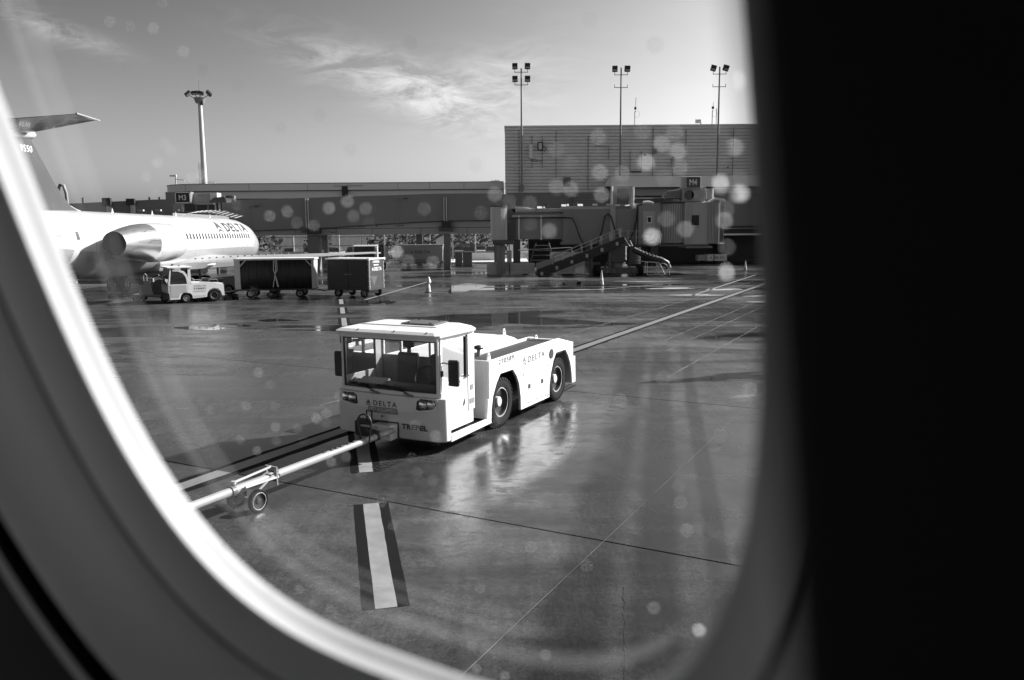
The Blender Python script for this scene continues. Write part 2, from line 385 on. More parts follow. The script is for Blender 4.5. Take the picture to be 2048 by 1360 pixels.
# ------------------------------------------------------------------ ground and apron slabs
e1, e2 = Vector((0.885, -0.466, 0)).normalized(), Vector((0.466, 0.885, 0)).normalized()
def world_pt(a, b, z=0.0):
    p = e1 * a + e2 * b; return (p.x, p.y, z)
g = B().box(-3000, 3000, -200, 5000, -0.3, -0.03).obj('ground', 'far_ground'); tag(g, 'wet tarmac stretching to the horizon', kind='structure')
apron = bpy.data.objects.new('apron', None); col.objects.link(apron); tag(apron, 'wet concrete apron of large square slabs', kind='structure')
S1, S2 = 7.62, 7.55
slab0 = None
for i in range(-9, 2):
    for j in range(-2, 13):
        if slab0 is None:
            h1, h2 = S1 / 2 - 0.0035, S2 / 2 - 0.014
            slab0 = B().box(-h1, h1, -h2, h2, -0.12, 0.0).obj('concrete_slab', 'apron', apron); o = slab0
        else:
            o = slab0.copy(); col.objects.link(o); o.parent = apron
        o.location = world_pt(-3.05 + S1 * (i + 0.5), 7.95 + S2 * (j - 0.5))
        o.rotation_euler = (0, 0, math.atan2(e1.y, e1.x))
def strip(name, a0, b0, a1, b1, wdt, z, mat, parent, jit=0.0):
    """flat painted strip between two apron points"""
    p0, p1 = Vector(world_pt(a0, b0)), Vector(world_pt(a1, b1)); d = (p1 - p0).normalized(); n = Vector((-d.y, d.x, 0)) * wdt / 2
    k = max(1, int((p1 - p0).length / 0.5)) if jit else 1
    vs, fs = [], []
    for q in range(k + 1):
        c = p0.lerp(p1, q / k); ja, jb = random.uniform(-jit, jit), random.uniform(-jit, jit)
        vs += [(c + n * (1 + ja)) + Vector((0, 0, z)), (c - n * (1 + jb)) + Vector((0, 0, z))]
        if q: fs.append((2 * q - 2, 2 * q, 2 * q + 1, 2 * q - 1))
    return link_mesh(name, vs, fs, mat, parent)
# pale sealant along two of the long joints, the farther one's glint painted in
for a, b0, b1, wd in ((-3.05, 1, 40, 0.006), (-10.67, 12, 62, 0.045)):
    strip('sealant_and_glint', a, b0, a, b1, wd, 0.003, 'joint_pale', apron, jit=0.7)
for a, b0, b1 in ((-6.6, 22, 60), (-5.35, 18, 60), (-7.3, 24, 48)):
    strip('scraped_line', a, b0, a - 0.15, b1, 0.03, 0.004, 'scrape', apron, jit=0.8)
def crack(pts, w, label):
    vs, fs = [], []
    for i, (x, y) in enumerate(pts):
        k = w * random.uniform(.3, 1.2); vs += [(x - k, y, .0035), (x + k, y, .0035)]
        if i: fs.append((2 * i - 2, 2 * i - 1, 2 * i + 1, 2 * i))
    link_mesh('crack', vs, fs, 'joint_fill', apron)
crack([(1.06 - .24 * k / 30 + random.uniform(-.012, .012), 7.3 - 1.8 * k / 30) for k in range(31)], .006, '')
# taxi guide line: pale line with dark borders
gl = bpy.data.objects.new('guide_line', None); col.objects.link(gl); tag(gl, 'long pale guide line with dark borders crossing the apron behind the white tractor', kind='structure')
strip('border', -8.75, -4, -9.75, 75, 0.52, 0.004, 'line_black', gl, jit=0.1)
strip('stripe', -8.75, -4, -9.75, 75, 0.27, 0.008, 'line_paint_dim', gl, jit=0.06)
# dashed lead line running away past the tractor's left side
dl = bpy.data.objects.new('dashed_line', None); col.objects.link(dl); tag(dl, 'broken white line with black borders leading past the tractor', kind='structure')
ld = Vector((-0.2185, 0.9758, 0)); ln = Vector((0.9758, 0.2185, 0)); l0 = Vector((-1.17, 6.9, 0))
def dash(t0, t1, w, z, mat, name, off=0.0):
    vs, fs = [], []; k = 12
    for q in range(k + 1):
        t = t0 + (t1 - t0) * q / k
        for s_ in (-1, 1):
            vs.append(l0 + ld * t + ln * (off + s_ * w / 2 + random.uniform(-.004, .004)) + Vector((0, 0, z)))
        if q: fs.append((2 * q - 2, 2 * q - 1, 2 * q + 1, 2 * q))
    link_mesh(name, vs, fs, mat, dl)
for t0 in (0.0, 4.3, 9.0, 13.7, 18.35, 23.1, 27.9, 32.7):
    dash(t0, t0 + 2.92, 0.20, 0.004, 'line_paint', 'white_dash')
    dash(t0, t0 + 2.92, 0.115, 0.004, 'line_black', 'black_border', -0.1585)
    dash(t0, t0 + 2.92, 0.115, 0.004, 'line_black', 'black_border', 0.1585)
def wline(name, p0, p1, wdt, mat, label):
    p0, p1 = Vector((*p0, 0)), Vector((*p1, 0)); d = (p1 - p0).normalized(); n = Vector((-d.y, d.x, 0)) * wdt / 2; z = Vector((0, 0, .005))
    o = link_mesh(name, [p0 + n + z, p0 - n + z, p1 - n + z, p1 + n + z], [(0, 1, 2, 3)], mat); return tag(o, label, kind='structure')
wline('pavement_line', (5.2, 47.4), (9.6, 51.4), 0.16, 'line_paint', 'short white line painted beside the middle traffic cone')
wline('pavement_line', (-7.6, 41.2), (-5.9, 56.0), 0.16, 'line_paint', 'white line painted behind the closed baggage cart')
wline('pavement_line', (9.6, 42.3), (19.0, 62.0), 0.14, 'line_paint', 'white line running towards the jet bridge cab')
wline('pavement_line', (15.2, 62.0), (25.0, 66.4), 0.16, 'line_paint', 'white line beside the distant traffic cone')
wline('service_road', (-9.0, 97.6), (2.0, 97.6), 15.0, 'precast', 'bright dry concrete road in front of the fence, sunlit tone painted in')  # pale dry concrete, its colour also standing for sun on the ground

paint('track', 0.03, 0.25, var=0.3)
def tyre_track(p0, p1, wdt, label):
    p0, p1 = Vector((*p0, .0055)), Vector((*p1, .0055)); d = (p1 - p0).normalized(); n = Vector((-d.y, d.x, 0)); L_ = (p1 - p0).length; vs, fs = [], []
    k = 0; t = 0.0
    while t < L_:
        for sg in (-1, 1):
            if random.random() < .86:
                c = p0 + d * (t + (.035 if sg > 0 else 0)); o = len(vs)
                vs += [c + n * sg * wdt * .06, c + n * sg * wdt * .5 + d * .02, c + n * sg * wdt * .5 + d * .055, c + n * sg * wdt * .06 + d * .035]; fs.append((o, o + 1, o + 2, o + 3))
        t += .085
    tag(link_mesh('tyre_track', vs, fs, 'track'), label, kind='structure')
tyre_track((-2.0, 11.2), (-.35, 14.4), .22, 'faint tread marks printed on the wet apron beside the tractor')
tyre_track((-.1, 14.3), (1.35, 17.6), .22, 'faint tread marks behind the tractor front wheel')
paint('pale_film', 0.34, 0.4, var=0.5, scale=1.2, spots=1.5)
paint('water', 0.02, 0.03, var=0.1, rvar=0.01)
def puddle(x, y, rx, ry, label, mat='water', z=.006, name='puddle'):
    vs = []; n = 64; ph = [random.uniform(0, 6.28) for _ in range(6)]
    for i in range(n):
        a = 2 * math.pi * i / n; k = 1 + sum(math.sin(a * (q + 2) + ph[q]) * .20 / (q * .5 + 1) for q in range(6))
        vs.append((x + math.cos(a) * rx * k, y + math.sin(a) * ry * k, z))
    tag(link_mesh(name, vs, [tuple(range(n))], mat), label, kind='structure')
puddle(-2.85, 50.0, 1.25, 3.6, 'bright puddle mirroring the sky beside the traffic cone with a rag')
puddle(-6.6, 39.6, .75, 1.2, 'small puddle just in front of the closed baggage cart')
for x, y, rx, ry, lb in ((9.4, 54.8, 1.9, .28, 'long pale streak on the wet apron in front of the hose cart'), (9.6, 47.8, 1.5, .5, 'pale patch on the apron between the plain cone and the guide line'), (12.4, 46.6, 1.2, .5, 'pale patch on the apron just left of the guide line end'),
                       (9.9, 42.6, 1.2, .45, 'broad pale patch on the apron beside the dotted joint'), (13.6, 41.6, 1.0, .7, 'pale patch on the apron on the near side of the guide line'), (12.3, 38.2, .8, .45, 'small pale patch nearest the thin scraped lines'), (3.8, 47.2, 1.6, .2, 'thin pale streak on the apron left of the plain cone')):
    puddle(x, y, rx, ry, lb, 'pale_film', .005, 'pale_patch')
puddle(-11.2, 29.5, 1.3, .8, 'shallow puddle on the apron in front of the tug')
puddle(-9.4, 31.6, .9, .35, 'narrow puddle in front of the open baggage cart')
puddle(-2.0, 38.3, .62, .55, 'dark oil stain on the apron beyond the tractor', 'stain', .005, 'oil_stain')

# ------------------------------------------------------------------ pushback tractor (x = towards its rear, y = away from the camera side)
def wheel(parent, c, r, w, rim_r, face, lugs=30, mats=('rubber', 'rim', 'offwhite')):
    """face = -1: the outer side looks along -y"""
    wh = bpy.data.objects.new('wheel', None); col.objects.link(wh); wh.parent = parent; wh.location = c
    h = w / 2
    t = B().lathe([(rim_r, -h * .55), (rim_r + .02, -h * .9), (r * .80, -h), (r * .93, -h * .88), (r * .965, -h * .55), (r * .965, h * .55), (r * .93, h * .88), (r * .80, h), (rim_r + .02, h * .9), (rim_r, h * .55)], (0, 0, 0), 'y', 36, caps=False)
    if lugs:
        for k in range(lugs):
            a = 2 * math.pi * k / lugs
            for sgn in (-1, 1):
                a2 = a + (math.pi / lugs if sgn > 0 else 0)
                da = 0.62 * math.pi / lugs; ring = []
                for (rr, yy) in ((r * .90, sgn * h * .99), (r, sgn * h * .86), (r, sgn * h * .12), (r * .95, sgn * h * .12)):
                    ring.append((rr, yy))
                vs = [(rr * math.cos(a2 + q), yy, rr * math.sin(a2 + q)) for q in (-da, da) for rr, yy in ring]
                t.add(vs, [(0, 1, 2, 3), (7, 6, 5, 4), (0, 4, 5, 1), (1, 5, 6, 2), (2, 6, 7, 3), (3, 7, 4, 0)])
    t.obj('tyre', mats[0], wh, smooth=35)
    f = face
    B().lathe([(0.02, f * h * .05), (rim_r * .45, f * h * .08), (rim_r * .55, f * h * .15), (rim_r * .85, f * h * .30), (rim_r * .93, f * h * .72), (rim_r * 1.02, f * h * .80), (rim_r * 1.06, f * h * .6), (rim_r * 1.0, -f * h * .5), (.02, -f * h * .5)], (0, 0, 0), 'y', 32).obj('rim', mats[1], wh, smooth=35)
    B().lathe([(.005, f * h * .62), (rim_r * .30, f * h * .60), (rim_r * .36, f * h * .52), (rim_r * .38, f * h * .1), (.005, f * h * .1)], (0, 0, 0), 'y', 20).obj('hub', mats[2], wh, smooth=35)
    B().lathe([(rim_r * 1.00, f * h * .82), (rim_r * 1.05, f * h * .80), (rim_r * 1.00, f * h * .78), (rim_r * .96, f * h * .80), (rim_r * 1.00, f * h * .82)], (0, 0, 0), 'y', 32, caps=False).obj('rim_ring', 'steel', wh, smooth=35)
    return wh

def build_tractor():
    T = thing('pushback_tractor', 'low white pushback tractor with glazed cab, tow bar hitched to its front', 'tractor', (-0.18, 13.69, 0), math.atan2(0.8924, 0.4513))
    W = 2.12
    side = [(-.47, .17), (-.47, 1.25), (2.49, 1.28), (3.25, 1.11), (3.25, .80), (3.37, .80), (3.39, .24), (3.2, .24), (3.17, .45), (3.10, .68), (2.98, .86), (2.84, 1.0), (2.36, 1.0),
            (2.22, .85), (2.10, .62), (2.04, .40), (2.03, .16), (.745, .16), (.74, .40), (.68, .66), (.58, .82), (.43, .965), (-.05, .965), (-.2, .82), (-.33, .62), (-.39, .40), (-.40, .17)]
    B().prism(side, 'y', 0.0, .05).obj('side_panel', 'white', T, bevel=.008)
    B().prism(side, 'y', W - .05, W).obj('side_panel', 'white', T, bevel=.008)
    B().box(-.42, 3.2, .40, 1.72, .22, .98).obj('chassis', 'black', T)
    B().box(-.47, -.42, .05, W - .05, .24, 1.25).obj('bulkhead', 'white', T, bevel=.006)
    B().prism([(3.20, .24), (3.20, 1.10), (3.26, 1.09), (3.37, .80), (3.39, .24)], 'y', .05, W - .05).obj('rear_bumper', 'white', T, bevel=.01)
    B().prism([(-.42, 1.19), (2.46, 1.22), (3.2, 1.07), (3.2, .95), (-.42, .95)], 'y', .05, .66).obj('deck', 'deck_dark', T)
    B().prism([(-.42, 1.0), (-.42, 1.25), (2.46, 1.27), (2.46, 1.0)], 'y', .66, .72).obj('deck_rail', 'white', T, bevel=.008)
    B().prism([(2.40, 1.20), (2.40, 1.27), (2.52, 1.275), (3.20, 1.12), (3.20, 1.06), (2.52, 1.20)], 'y', .60, .70).obj('deck_rail', 'white', T, bevel=.008)
    B().box(2.40, 2.50, .05, .66, 1.215, 1.262).obj('rear_rail', 'white', T, bevel=.008)
    B().prism([(-.42, .9), (-.42, 1.24), (2.55, 1.28), (2.95, 1.18), (3.2, 1.08), (3.2, .9)], 'y', 1.24, W - .05).obj('far_cover', 'white', T, bevel=.015)
    B().box(-.42, 3.2, .72, 1.24, .96, 1.0).obj('grating_floor', 'grey_mid', T)
    for k in range(30): B().box(-.38 + k * .12, -.33 + k * .12, .73, 1.23, 1.03, 1.06).obj('grating_slat', 'white', T)
    def lug(u, y, z, h=.14):
        B().prism([(u - .06, z), (u - .03, z + h), (u + .03, z + h), (u + .08, z)], 'y', y, y + .025).obj('lifting_eye', 'white', T, bevel=.004)
        B().cyl((u, y - .003, z + h * .62), (u, y + .03, z + h * .62), .02).obj('eye_hole', 'black', T)
    lug(-.28, .10, 1.22); lug(2.62, 1.30, 1.24, .16); lug(2.5, .5, 1.24, .08)
    B().cyl((.28, .62, 1.19), (.28, .62, 1.32), .035).obj('filler_neck', 'grey_mid', T)
    B().lathe([(.01, .075), (.07, .06), (.09, .03), (.085, 0), (.01, 0)], (.28, .62, 1.32), 'z', 16).obj('filler_cap', 'black', T, smooth=40)
    B().lathe([(.005, 0), (.095, 0), (.095, -.012), (.005, -.012)], (2.11, .0, 1.02), 'y', 20).obj('fuel_cap', 'black', T)
    # side door with vents, seams
    for u0, u1, z0, z1 in ((.86, .868, .22, .84), (1.99, 1.998, .22, .84), (.86, 1.998, .84, .848), (.72, .728, .92, 1.14), (.728, 1.1, .92, .926)):
        B().box(u0, u1, -.0025, .001, z0, z1).obj('panel_seam', 'letter_faint', T)
    for u in (1.10, 1.68):
        B().box(u - .055, u + .055, -.006, .01, .50, .59).obj('door_latch', 'black', T, bevel=.012)
    for u, z in ((.86, .80), (.84, .2), (1.95, .8), (1.93, .2), (.93, 1.20), (.93, .98), (3.18, 1.02), (1.96, .22)):
        B().cyl((u, -.006, z), (u, .001, z), .014, n=8).obj('bolt', 'black', T)
    text('270589', (-.12, -.004, 1.135), (1, 0, .02), (0, 0, 1), .58, .09, 'letter_dark', T, space=1.2, bold=.01)
    logo((.79, -.004, .985), (1, 0, .02), (0, 0, 1), .20, .155, 'letter_soft', T)
    text('DELTA', (1.05, -.004, 1.0), (1, 0, .02), (0, 0, 1), .74, .115, 'letter_mid', T, space=1.3, bold=.008)
    text('CHALLENGER 160', (.93, -.004, .215), (1, 0, 0), (0, 0, 1), .98, .055, 'letter_faint', T, space=1.2)
    # wheels
    for u in (0.0, 2.45):
        wheel(T, (u + .06, .17, .44), .44, .30, .255, -1)
        wheel(T, (u + .06, W - .17, .44), .44, .30, .255, 1)
    B().box(-.3, 3.1, .33, .39, .25, 1.15).obj('wheel_well', 'black', T)
    # ---- cab
    sh = [(-1.72, 0.0), (-1.84, .02), (-1.90, .12), (-1.93, .55), (-1.94, 1.06), (-1.93, 1.57), (-1.90, 2.0), (-1.84, 2.10), (-1.72, 2.12)]
    b = B().prism(sh, 'z', .17, .86).obj('front_bumper', 'white_worn', T, bevel=.02, smooth=30)
    tp = B().prism([(-1.72, .05), (-1.86, .1), (-1.90, .5), (-1.91, 1.06), (-1.90, 1.6), (-1.86, 2.02), (-1.72, 2.07)], 'z', .862, .93).obj('cowl', 'white', T, bevel=.012, smooth=30)
    # brighter upper nose panel with curved lower edge
    up_edge = [(y, .60 + .085 * ((y - 1.06) / .95) ** 2) for y in [.13 + .1 * k for k in range(19)]]
    vs = []; n_ = len(up_edge)
    def nose(y): return -1.943 + .030 * (abs(y - 1.06) / .9) ** 2.4
    pv = [(nose(y) - .006, y, z) for y, z in up_edge] + [(nose(y) - .006, y, .855) for y, z in up_edge] + [(nose(y) + .03, y, z) for y, z in up_edge] + [(nose(y) + .03, y, .855) for y, z in up_edge]
    fs = [(i, i + 1, n_ + i + 1, n_ + i) for i in range(n_ - 1)] + [(i, 2 * n_ + i, 2 * n_ + i + 1, i + 1) for i in range(n_ - 1)] + [(n_ + i, n_ + i + 1, 3 * n_ + i + 1, 3 * n_ + i) for i in range(n_ - 1)]
    link_mesh('nose_panel', pv, fs, 'white', T, smooth=30)
    B().box(-1.74, -.80, .13, .30, .28, .52).obj('sill_panel', 'white', T)
    B().box(-1.74, -.78, .30, 1.82, .20, .50).obj('cab_floor', 'black', T)
    for y0, y1, nm in ((.12, .155, 0), (W - .155, W - .12, 1)):
        d = B().prism([(-1.84, .50), (-1.84, 1.08), (-.99, 1.08), (-.99, .50)], 'y', y0, y1).obj('door', 'white', T, bevel=.004)
        B().prism([(-1.86, .90), (-1.82, 1.80), (-1.765, 1.80), (-1.80, .90)], 'y', y0 - .012, y1 + .012).obj('front_pillar', 'white', T, bevel=.004)
        B().box(-.98, -.77, y0 - .006, y1 + .006, .50, 1.82).obj('rear_pillar', 'white', T, bevel=.004)
        B().box(-1.80, -.985, y0 + .002, y1 - .002, 1.755, 1.82).obj('top_rail', 'white', T)
        B().box(-1.80, -.985, y0 + .014, y0 + .02, 1.075, 1.76).obj('side_window', 'side_glass', T)
        for q in ((-1.845, -1.836, .5, 1.08), (-.988, -.98, .5, 1.75)):
            B().box(q[0], q[1], y0 - .009, y1, q[2], q[3]).obj('door_seam', 'letter_faint', T)
    B().box(-1.05, -1.0, .11, .16, 1.10, 1.74).obj('window_gasket', 'black', T)
    B().box(-1.10, -.985, .08, .12, 1.08, 1.10).obj('door_handle', 'black', T, bevel=.005)
    B().prism([(-1.16, .60), (-1.10, .63), (-1.08, .74), (-1.13, .68)], 'y', .112, .119).obj('lock_cover', 'black', T)
    text('CHALLENGER 160', (-1.80, .116, 1.005), (1, 0, 0.0), (0, 0, 1), .62, .045, 'letter_faint', T, space=1.2)
    B().box(-.95, -.80, .108, .113, .60, .69).obj('notice', 'letter_faint', T); B().box(-.93, -.83, .108, .113, .83, .92).obj('notice', 'letter_faint', T)
    # roof with sloping rim and hatch
    def rr(u0, u1, y0, y1, z, c=.06): return [(u0 + c, y0, z), (u1 - c, y0, z), (u1, y0 + c, z), (u1, y1 - c, z), (u1 - c, y1, z), (u0 + c, y1, z), (u0, y1 - c, z), (u0, y0 + c, z)]
    B().loft([rr(-1.96, -.74, .07, 2.05, 1.805), rr(-1.97, -.73, .06, 2.06, 1.845), rr(-1.90, -.76, .12, 2.0, 1.885), rr(-1.66, -.82, .30, 1.82, 1.925)]).obj('roof', 'white', T, bevel=.006)
    B().box(-1.60, -1.55, .32, 1.78, 1.922, 1.938).obj('roof_rib', 'grey_light', T, bevel=.004)
    B().prism([(-1.38, .50), (-.86, .56), (-.86, 1.20), (-1.38, 1.14)], 'z', 1.932, 1.952).obj('roof_hatch', 'grey_dark', T, bevel=.006)
    for u, y in ((-1.33, .6), (-1.33, 1.02), (-.92, .68), (-.92, 1.08)): B().cyl((u, y, 1.952), (u, y, 1.967), .018, n=8).obj('hatch_bolt', 'black', T)
    for y in (.3, .9, 1.6): B().cyl((-1.93, y, 1.852), (-1.90, y, 1.885), .014, n=6).obj('marker_bolt', 'black', T)
    # windscreen
    B().box(-1.90, -1.845, .13, 1.99, 1.745, 1.81).obj('header', 'white', T, bevel=.004)
    gk = B()
    for y0, y1, z0, z1 in ((.17, 1.95, .935, .96), (.17, 1.95, 1.725, 1.748), (.17, .195, .935, 1.748), (1.925, 1.95, .935, 1.748)): gk.prism([(y0, z0), (y1, z0), (y1, z1), (y0, z1)], 'x', -1.868, -1.845)
    gk.obj('windscreen_gasket', 'black_gloss', T)
    B().prism([(.18, .94), (1.94, .94), (1.94, 1.745), (.18, 1.745)], 'x', -1.860, -1.854).obj('windscreen', 'cab_glass', T)
    for y0, y1 in ((.13, .175), (1.945, 1.99)): B().box(-1.868, -1.80, y0, y1, .92, 1.80).obj('corner_post', 'white', T, bevel=.006)
    # rear wall with window
    B().box(-.79, -.75, .15, 1.97, .48, 1.30).obj('rear_wall', 'grey_mid', T)
    for y in (.15, .95, 1.55, 1.93): B().box(-.79, -.75, y, y + .045, 1.30, 1.80).obj('rear_mullion', 'white', T)
    B().box(-.775, -.77, .15, 1.97, 1.30, 1.80).obj('rear_window', 'cab_glass', T)
    # inside
    B().prism([(-1.80, .55), (-1.80, .99), (-1.62, 1.02), (-1.5, .93), (-1.5, .55)], 'y', .18, 1.94).obj('dashboard', 'black', T, bevel=.02)
    B().prism([(-1.79, .99), (-1.6, 1.06), (-1.55, 1.02)], 'y', 1.25, 1.75).obj('instrument_hood', 'offwhite', T)
    for y in (.42, 1.08):
        s = B().prism([(-.98, .86), (-1.06, .88), (-1.0, 1.38), (-.92, 1.40)], 'y', y, y + .42).obj('seat_back', 'seat_black', T, bevel=.05, seg=3)
        B().box(-1.45, -1.0, y, y + .42, .74, .88).obj('seat', 'seat_black', T, bevel=.04, seg=3)
    B().box(-.96, -.86, 1.20, 1.42, 1.47, 1.62).obj('headrest', 'seat_black', T, bevel=.04, seg=3)
    B().box(-.93, -.89, 1.28, 1.34, 1.36, 1.50).obj('headrest_stem', 'seat_black', T)
    rg = [(-1.42 + .10 * math.sin(t_), .66 + .19 * math.cos(t_), 1.10 + .15 * math.sin(t_)) for t_ in [2 * math.pi * k / 20 for k in range(20)]]
    B().tube(rg, .014, 6, True).obj('steering_wheel', 'black', T, smooth=40)
    B().cyl((-1.42, .66, 1.10), (-1.62, .66, .92), .025).obj('steering_column', 'black', T)
    B().tube([(-1.33, .50 + .05 * math.cos(t_), 1.20 + .05 * math.sin(t_)) for t_ in [2 * math.pi * k / 12 for k in range(12)]], .008, 5, True).obj('steering_knob', 'grey_light', T)
    # lamps, wipers
    for yc, sg in ((1.80, 1), (.34, -1)):
        pts = [(yc + sg * .17, .83), (yc + sg * .19, .76), (yc + sg * .12, .69), (yc - sg * .10, .655), (yc - sg * .165, .665), (yc - sg * .15, .80), (yc - sg * .08, .845)]
        B().loft([[(nose(y) - .013, y, z) for y, z in pts], [(nose(y) + .02, y, z) for y, z in pts]]).obj('headlight_housing', 'black_gloss', T, bevel=.006)
        for dy, dz, r_ in ((.055, .005, .078), (-.075 + .165 * (sg > 0) - .09 * (sg > 0), -.005, .075)) if False else ((sg * .095, .005, .072), (-sg * .045, -.008, .078)):
            y = yc + dy
            hl = B().lathe([(.002, -.035), (r_ * .5, -.030), (r_ * .85, -.015), (r_, .012), (.002, .012)], (nose(y) - .012, y, .762 + dz), 'x', 20).obj('headlight', 'lens', T, smooth=50)
            B().lathe([(r_ * .98, -.012), (r_ * 1.07, -.006), (r_ * 1.07, .01), (r_ * .98, .01)], (nose(y) - .012, y, .762 + dz), 'x', 20, caps=False).obj('headlight_ring', 'steel', hl, smooth=50)
    for y_p, y_b0, y_b1, zt in ((1.27, 1.82, 1.48, .975), (.62, 1.32, .82, .965)):
        wp = B().tube([(-1.90, y_p, .875), (-1.91, y_p + .14, .93), (-1.90, (y_b0 + y_b1) / 2, zt)], .011, 6).obj('wiper_arm', 'black', T)
        B().tube([(-1.89, y_b0, zt + .012), (-1.885, y_b1, zt - .012)], .013, 5).obj('wiper_blade', 'black', wp)
        B().prism([(y_p - .05, .845), (y_p + .13, .90), (y_p + .10, .915), (y_p - .05, .88)], 'x', -1.945, -1.90).obj('wiper_motor_cover', 'grey_mid', T, bevel=.006)
    # mirrors
    def mirror(u, y, z, sg):
        mr = B().box(u - .035, u + .035, y - .095, y + .095, z - .21, z + .21).obj('mirror', 'black', T, bevel=.03, seg=3)
        B().tube([(-1.80, .13 if sg < 0 else 1.99, z + .16), (-1.82, y - sg * .1, z + .17), (u, y, z + .12)], .012, 6).obj('mirror_arm', 'black', mr)
        B().box(-1.84, -1.79, (.085 if sg < 0 else 1.98), (.135 if sg < 0 else 2.03), z - .05, z + .04).obj('mirror_bracket', 'black', mr)
        B().box(-1.835, -1.80, (.10 if sg < 0 else 1.985), (.135 if sg < 0 else 2.02), z + .1, z + .3).obj('hinge', 'white', T)
    mirror(-1.72, -.06, 1.25, -1); mirror(-1.80, 2.09, 1.27, 1)
    # step and side rail
    B().box(-1.72, -.47, .04, .32, .19, .215).obj('step_tread', 'deck_dark', T)
    B().prism([(-1.73, .155), (-1.73, .27), (-.56, .27), (-.52, .60), (-.475, .60), (-.40, .17)], 'y', -.004, .04).obj('step_rail', 'white', T, bevel=.006)
    # markings on the nose
    logo((nose(1.4) - .011, 1.475, .66), (0, -1, 0), (0, 0, 1), .115, .10, 'letter_dark', T)
    text_fn('lettering', 'DELTA', lambda x, y: (nose(1.32 - x * .45) - .011, 1.315 - x * .45, .668 + y * .085), 'letter_dark', T, bold=.012, space=1.35)
    B().box(nose(1.1) - .016, nose(1.1) + .0, .86, 1.42, .555, .650).obj('plate', 'grey_mid', T, bevel=.003)
    text('SPD EQUIPPED', (nose(1.1) - .019, 1.405, .57), (0, -1, 0), (0, 0, 1), .53, .068, 'letter_white', T, bold=.0, shear=.25)
    text('TREPEL', (-1.938, .79, .335), (0, -1, 0), (0, 0, 1), .485, .085, 'letter_dark', T, bold=.045, space=1.06)
    B().box(-1.948, -1.938, 1.06, 1.19, .47, .54).obj('notice', 'offwhite', T); B().prism([(1.16, .485), (1.16, .525), (1.12, .505)], 'x', -1.953, -1.949).obj('warning_mark', 'black', T)
    # hitch
    B().box(-1.952, -1.90, .84, 1.62, .165, .43).obj('hitch_recess', 'black', T)
    hb = B().box(-2.14, -1.94, .86, 1.22, .17, .41).obj('hitch_housing', 'white_worn', T, bevel=.012)
    for y in (.92, .98, 1.04): B().cyl((-2.146, y, .25), (-2.13, y, .25), .012, n=8).obj('bolt', 'black', hb)
    B().box(-2.12, -1.94, 1.22, 1.58, .19, .43).obj('coupling', 'black', T, bevel=.02)
    B().cyl((-2.20, 1.08, .27), (-2.06, 1.38, .29), .055).obj('coupling_pin', 'black_gloss', T)
    B().cyl((-2.16, 1.12, .37), (-2.10, 1.46, .36), .022).obj('locking_bar', 'galv', T)
    B().tube([(-2.05, 1.38, .42), (-2.05, 1.38, .60), (-2.05, 1.28, .60), (-2.05, 1.28, .42)], .014, 6).obj('pull_handle', 'black', T)
    B().tube([(-1.99, .87, .43), (-2.02, 1.2, .435)], .012, 6).obj('release_cable', 'black', T)
    return T
build_tractor()

def build_towbar():
    h = Vector((-1.86, 12.22, .34)); e = Vector((-4.70, 7.05, .27)); d = (e - h).normalized()
    T = thing('tow_bar', 'white tubular tow bar on two small wheels in front of the tractor', 'tow bar')
    n = Vector((-d.y, d.x, 0)).normalized(); upv = Vector((0, 0, 1))
    at = lambda t: h + d * t
    B().cyl(at(.05), at(.45), .045, n=14).obj('head', 'galv', T, smooth=40)
    B().cyl(at(.30), at(1.55), .048, n=16).obj('front_tube', 'bar_paint', T, smooth=40)
    B().cyl(at(1.50), at(5.8), .056, n=16).obj('main_tube', 'bar_paint', T, smooth=40)
    for t in (.95, 1.07, 1.22, 1.32, 1.42, 1.58): B().cyl(at(t) + upv * .052, at(t + .05) + upv * .052, .017, n=8).obj('bolt', 'black', T)
    B().cyl(at(.42), at(.47), .064, n=16).obj('collar', 'black', T)
    rg = [at(.72) + n * (.13 * math.cos(R(a)) ) + upv * (.28 + .13 * math.sin(R(a))) for a in range(0, 181, 15)]
    B().tube([at(.72) + n * .075 - upv * .02] + rg + [at(.72) - n * .075 - upv * .02], .014, 6).obj('handle_loop', 'black', T)
    tm = 3.02
    ax = at(tm) - upv * (at(tm).z - .14)
    B().cyl(ax + n * .2, ax - n * .2, .02).obj('axle', 'galv', T)
    for s_ in (-1, 1):
        c = ax + n * (s_ * .185)
        wh = wheel(T, c, .15, .07, .105, -1, lugs=0, mats=('rubber', 'rim', 'black')); wh.rotation_euler = (0, 0, math.atan2(n.y, n.x) + math.pi / 2 + (math.pi if s_ < 0 else 0))
        B().tube([at(tm - .42) + n * s_ * .06 + upv * .05, ax + n * s_ * .12 + upv * .06, ax + n * s_ * .14], .016, 6).obj('wheel_fork', 'bar_paint', T)
        B().tube([at(tm - .45) + n * s_ * .085, at(tm + .1) + n * s_ * .085 + upv * .02], .02, 6).obj('spring_arm', 'galv', T)
    B().tube([at(tm - .42) + n * .09 - upv * .1, at(tm - .42) + n * .09 + upv * .13, at(tm - .42) - n * .09 + upv * .13, at(tm - .42) - n * .09 - upv * .1], .018, 6).obj('lift_frame', 'bar_paint', T)
    B().tube([at(tm - .42) + upv * .13, at(tm + .22) + upv * .10], .016, 6).obj('lift_lever', 'galv', T)
    B().cyl(at(tm + .2) + upv * .08, at(tm + .2) + upv * .12, .03).obj('lever_post', 'galv', T)
    B().cyl(at(tm - .50), at(tm - .44), .072, n=16).obj('collar', 'black', T)
    B().cyl(at(tm + .20), at(tm + .26), .07, n=16).obj('collar', 'grey_dark', T)
build_towbar()

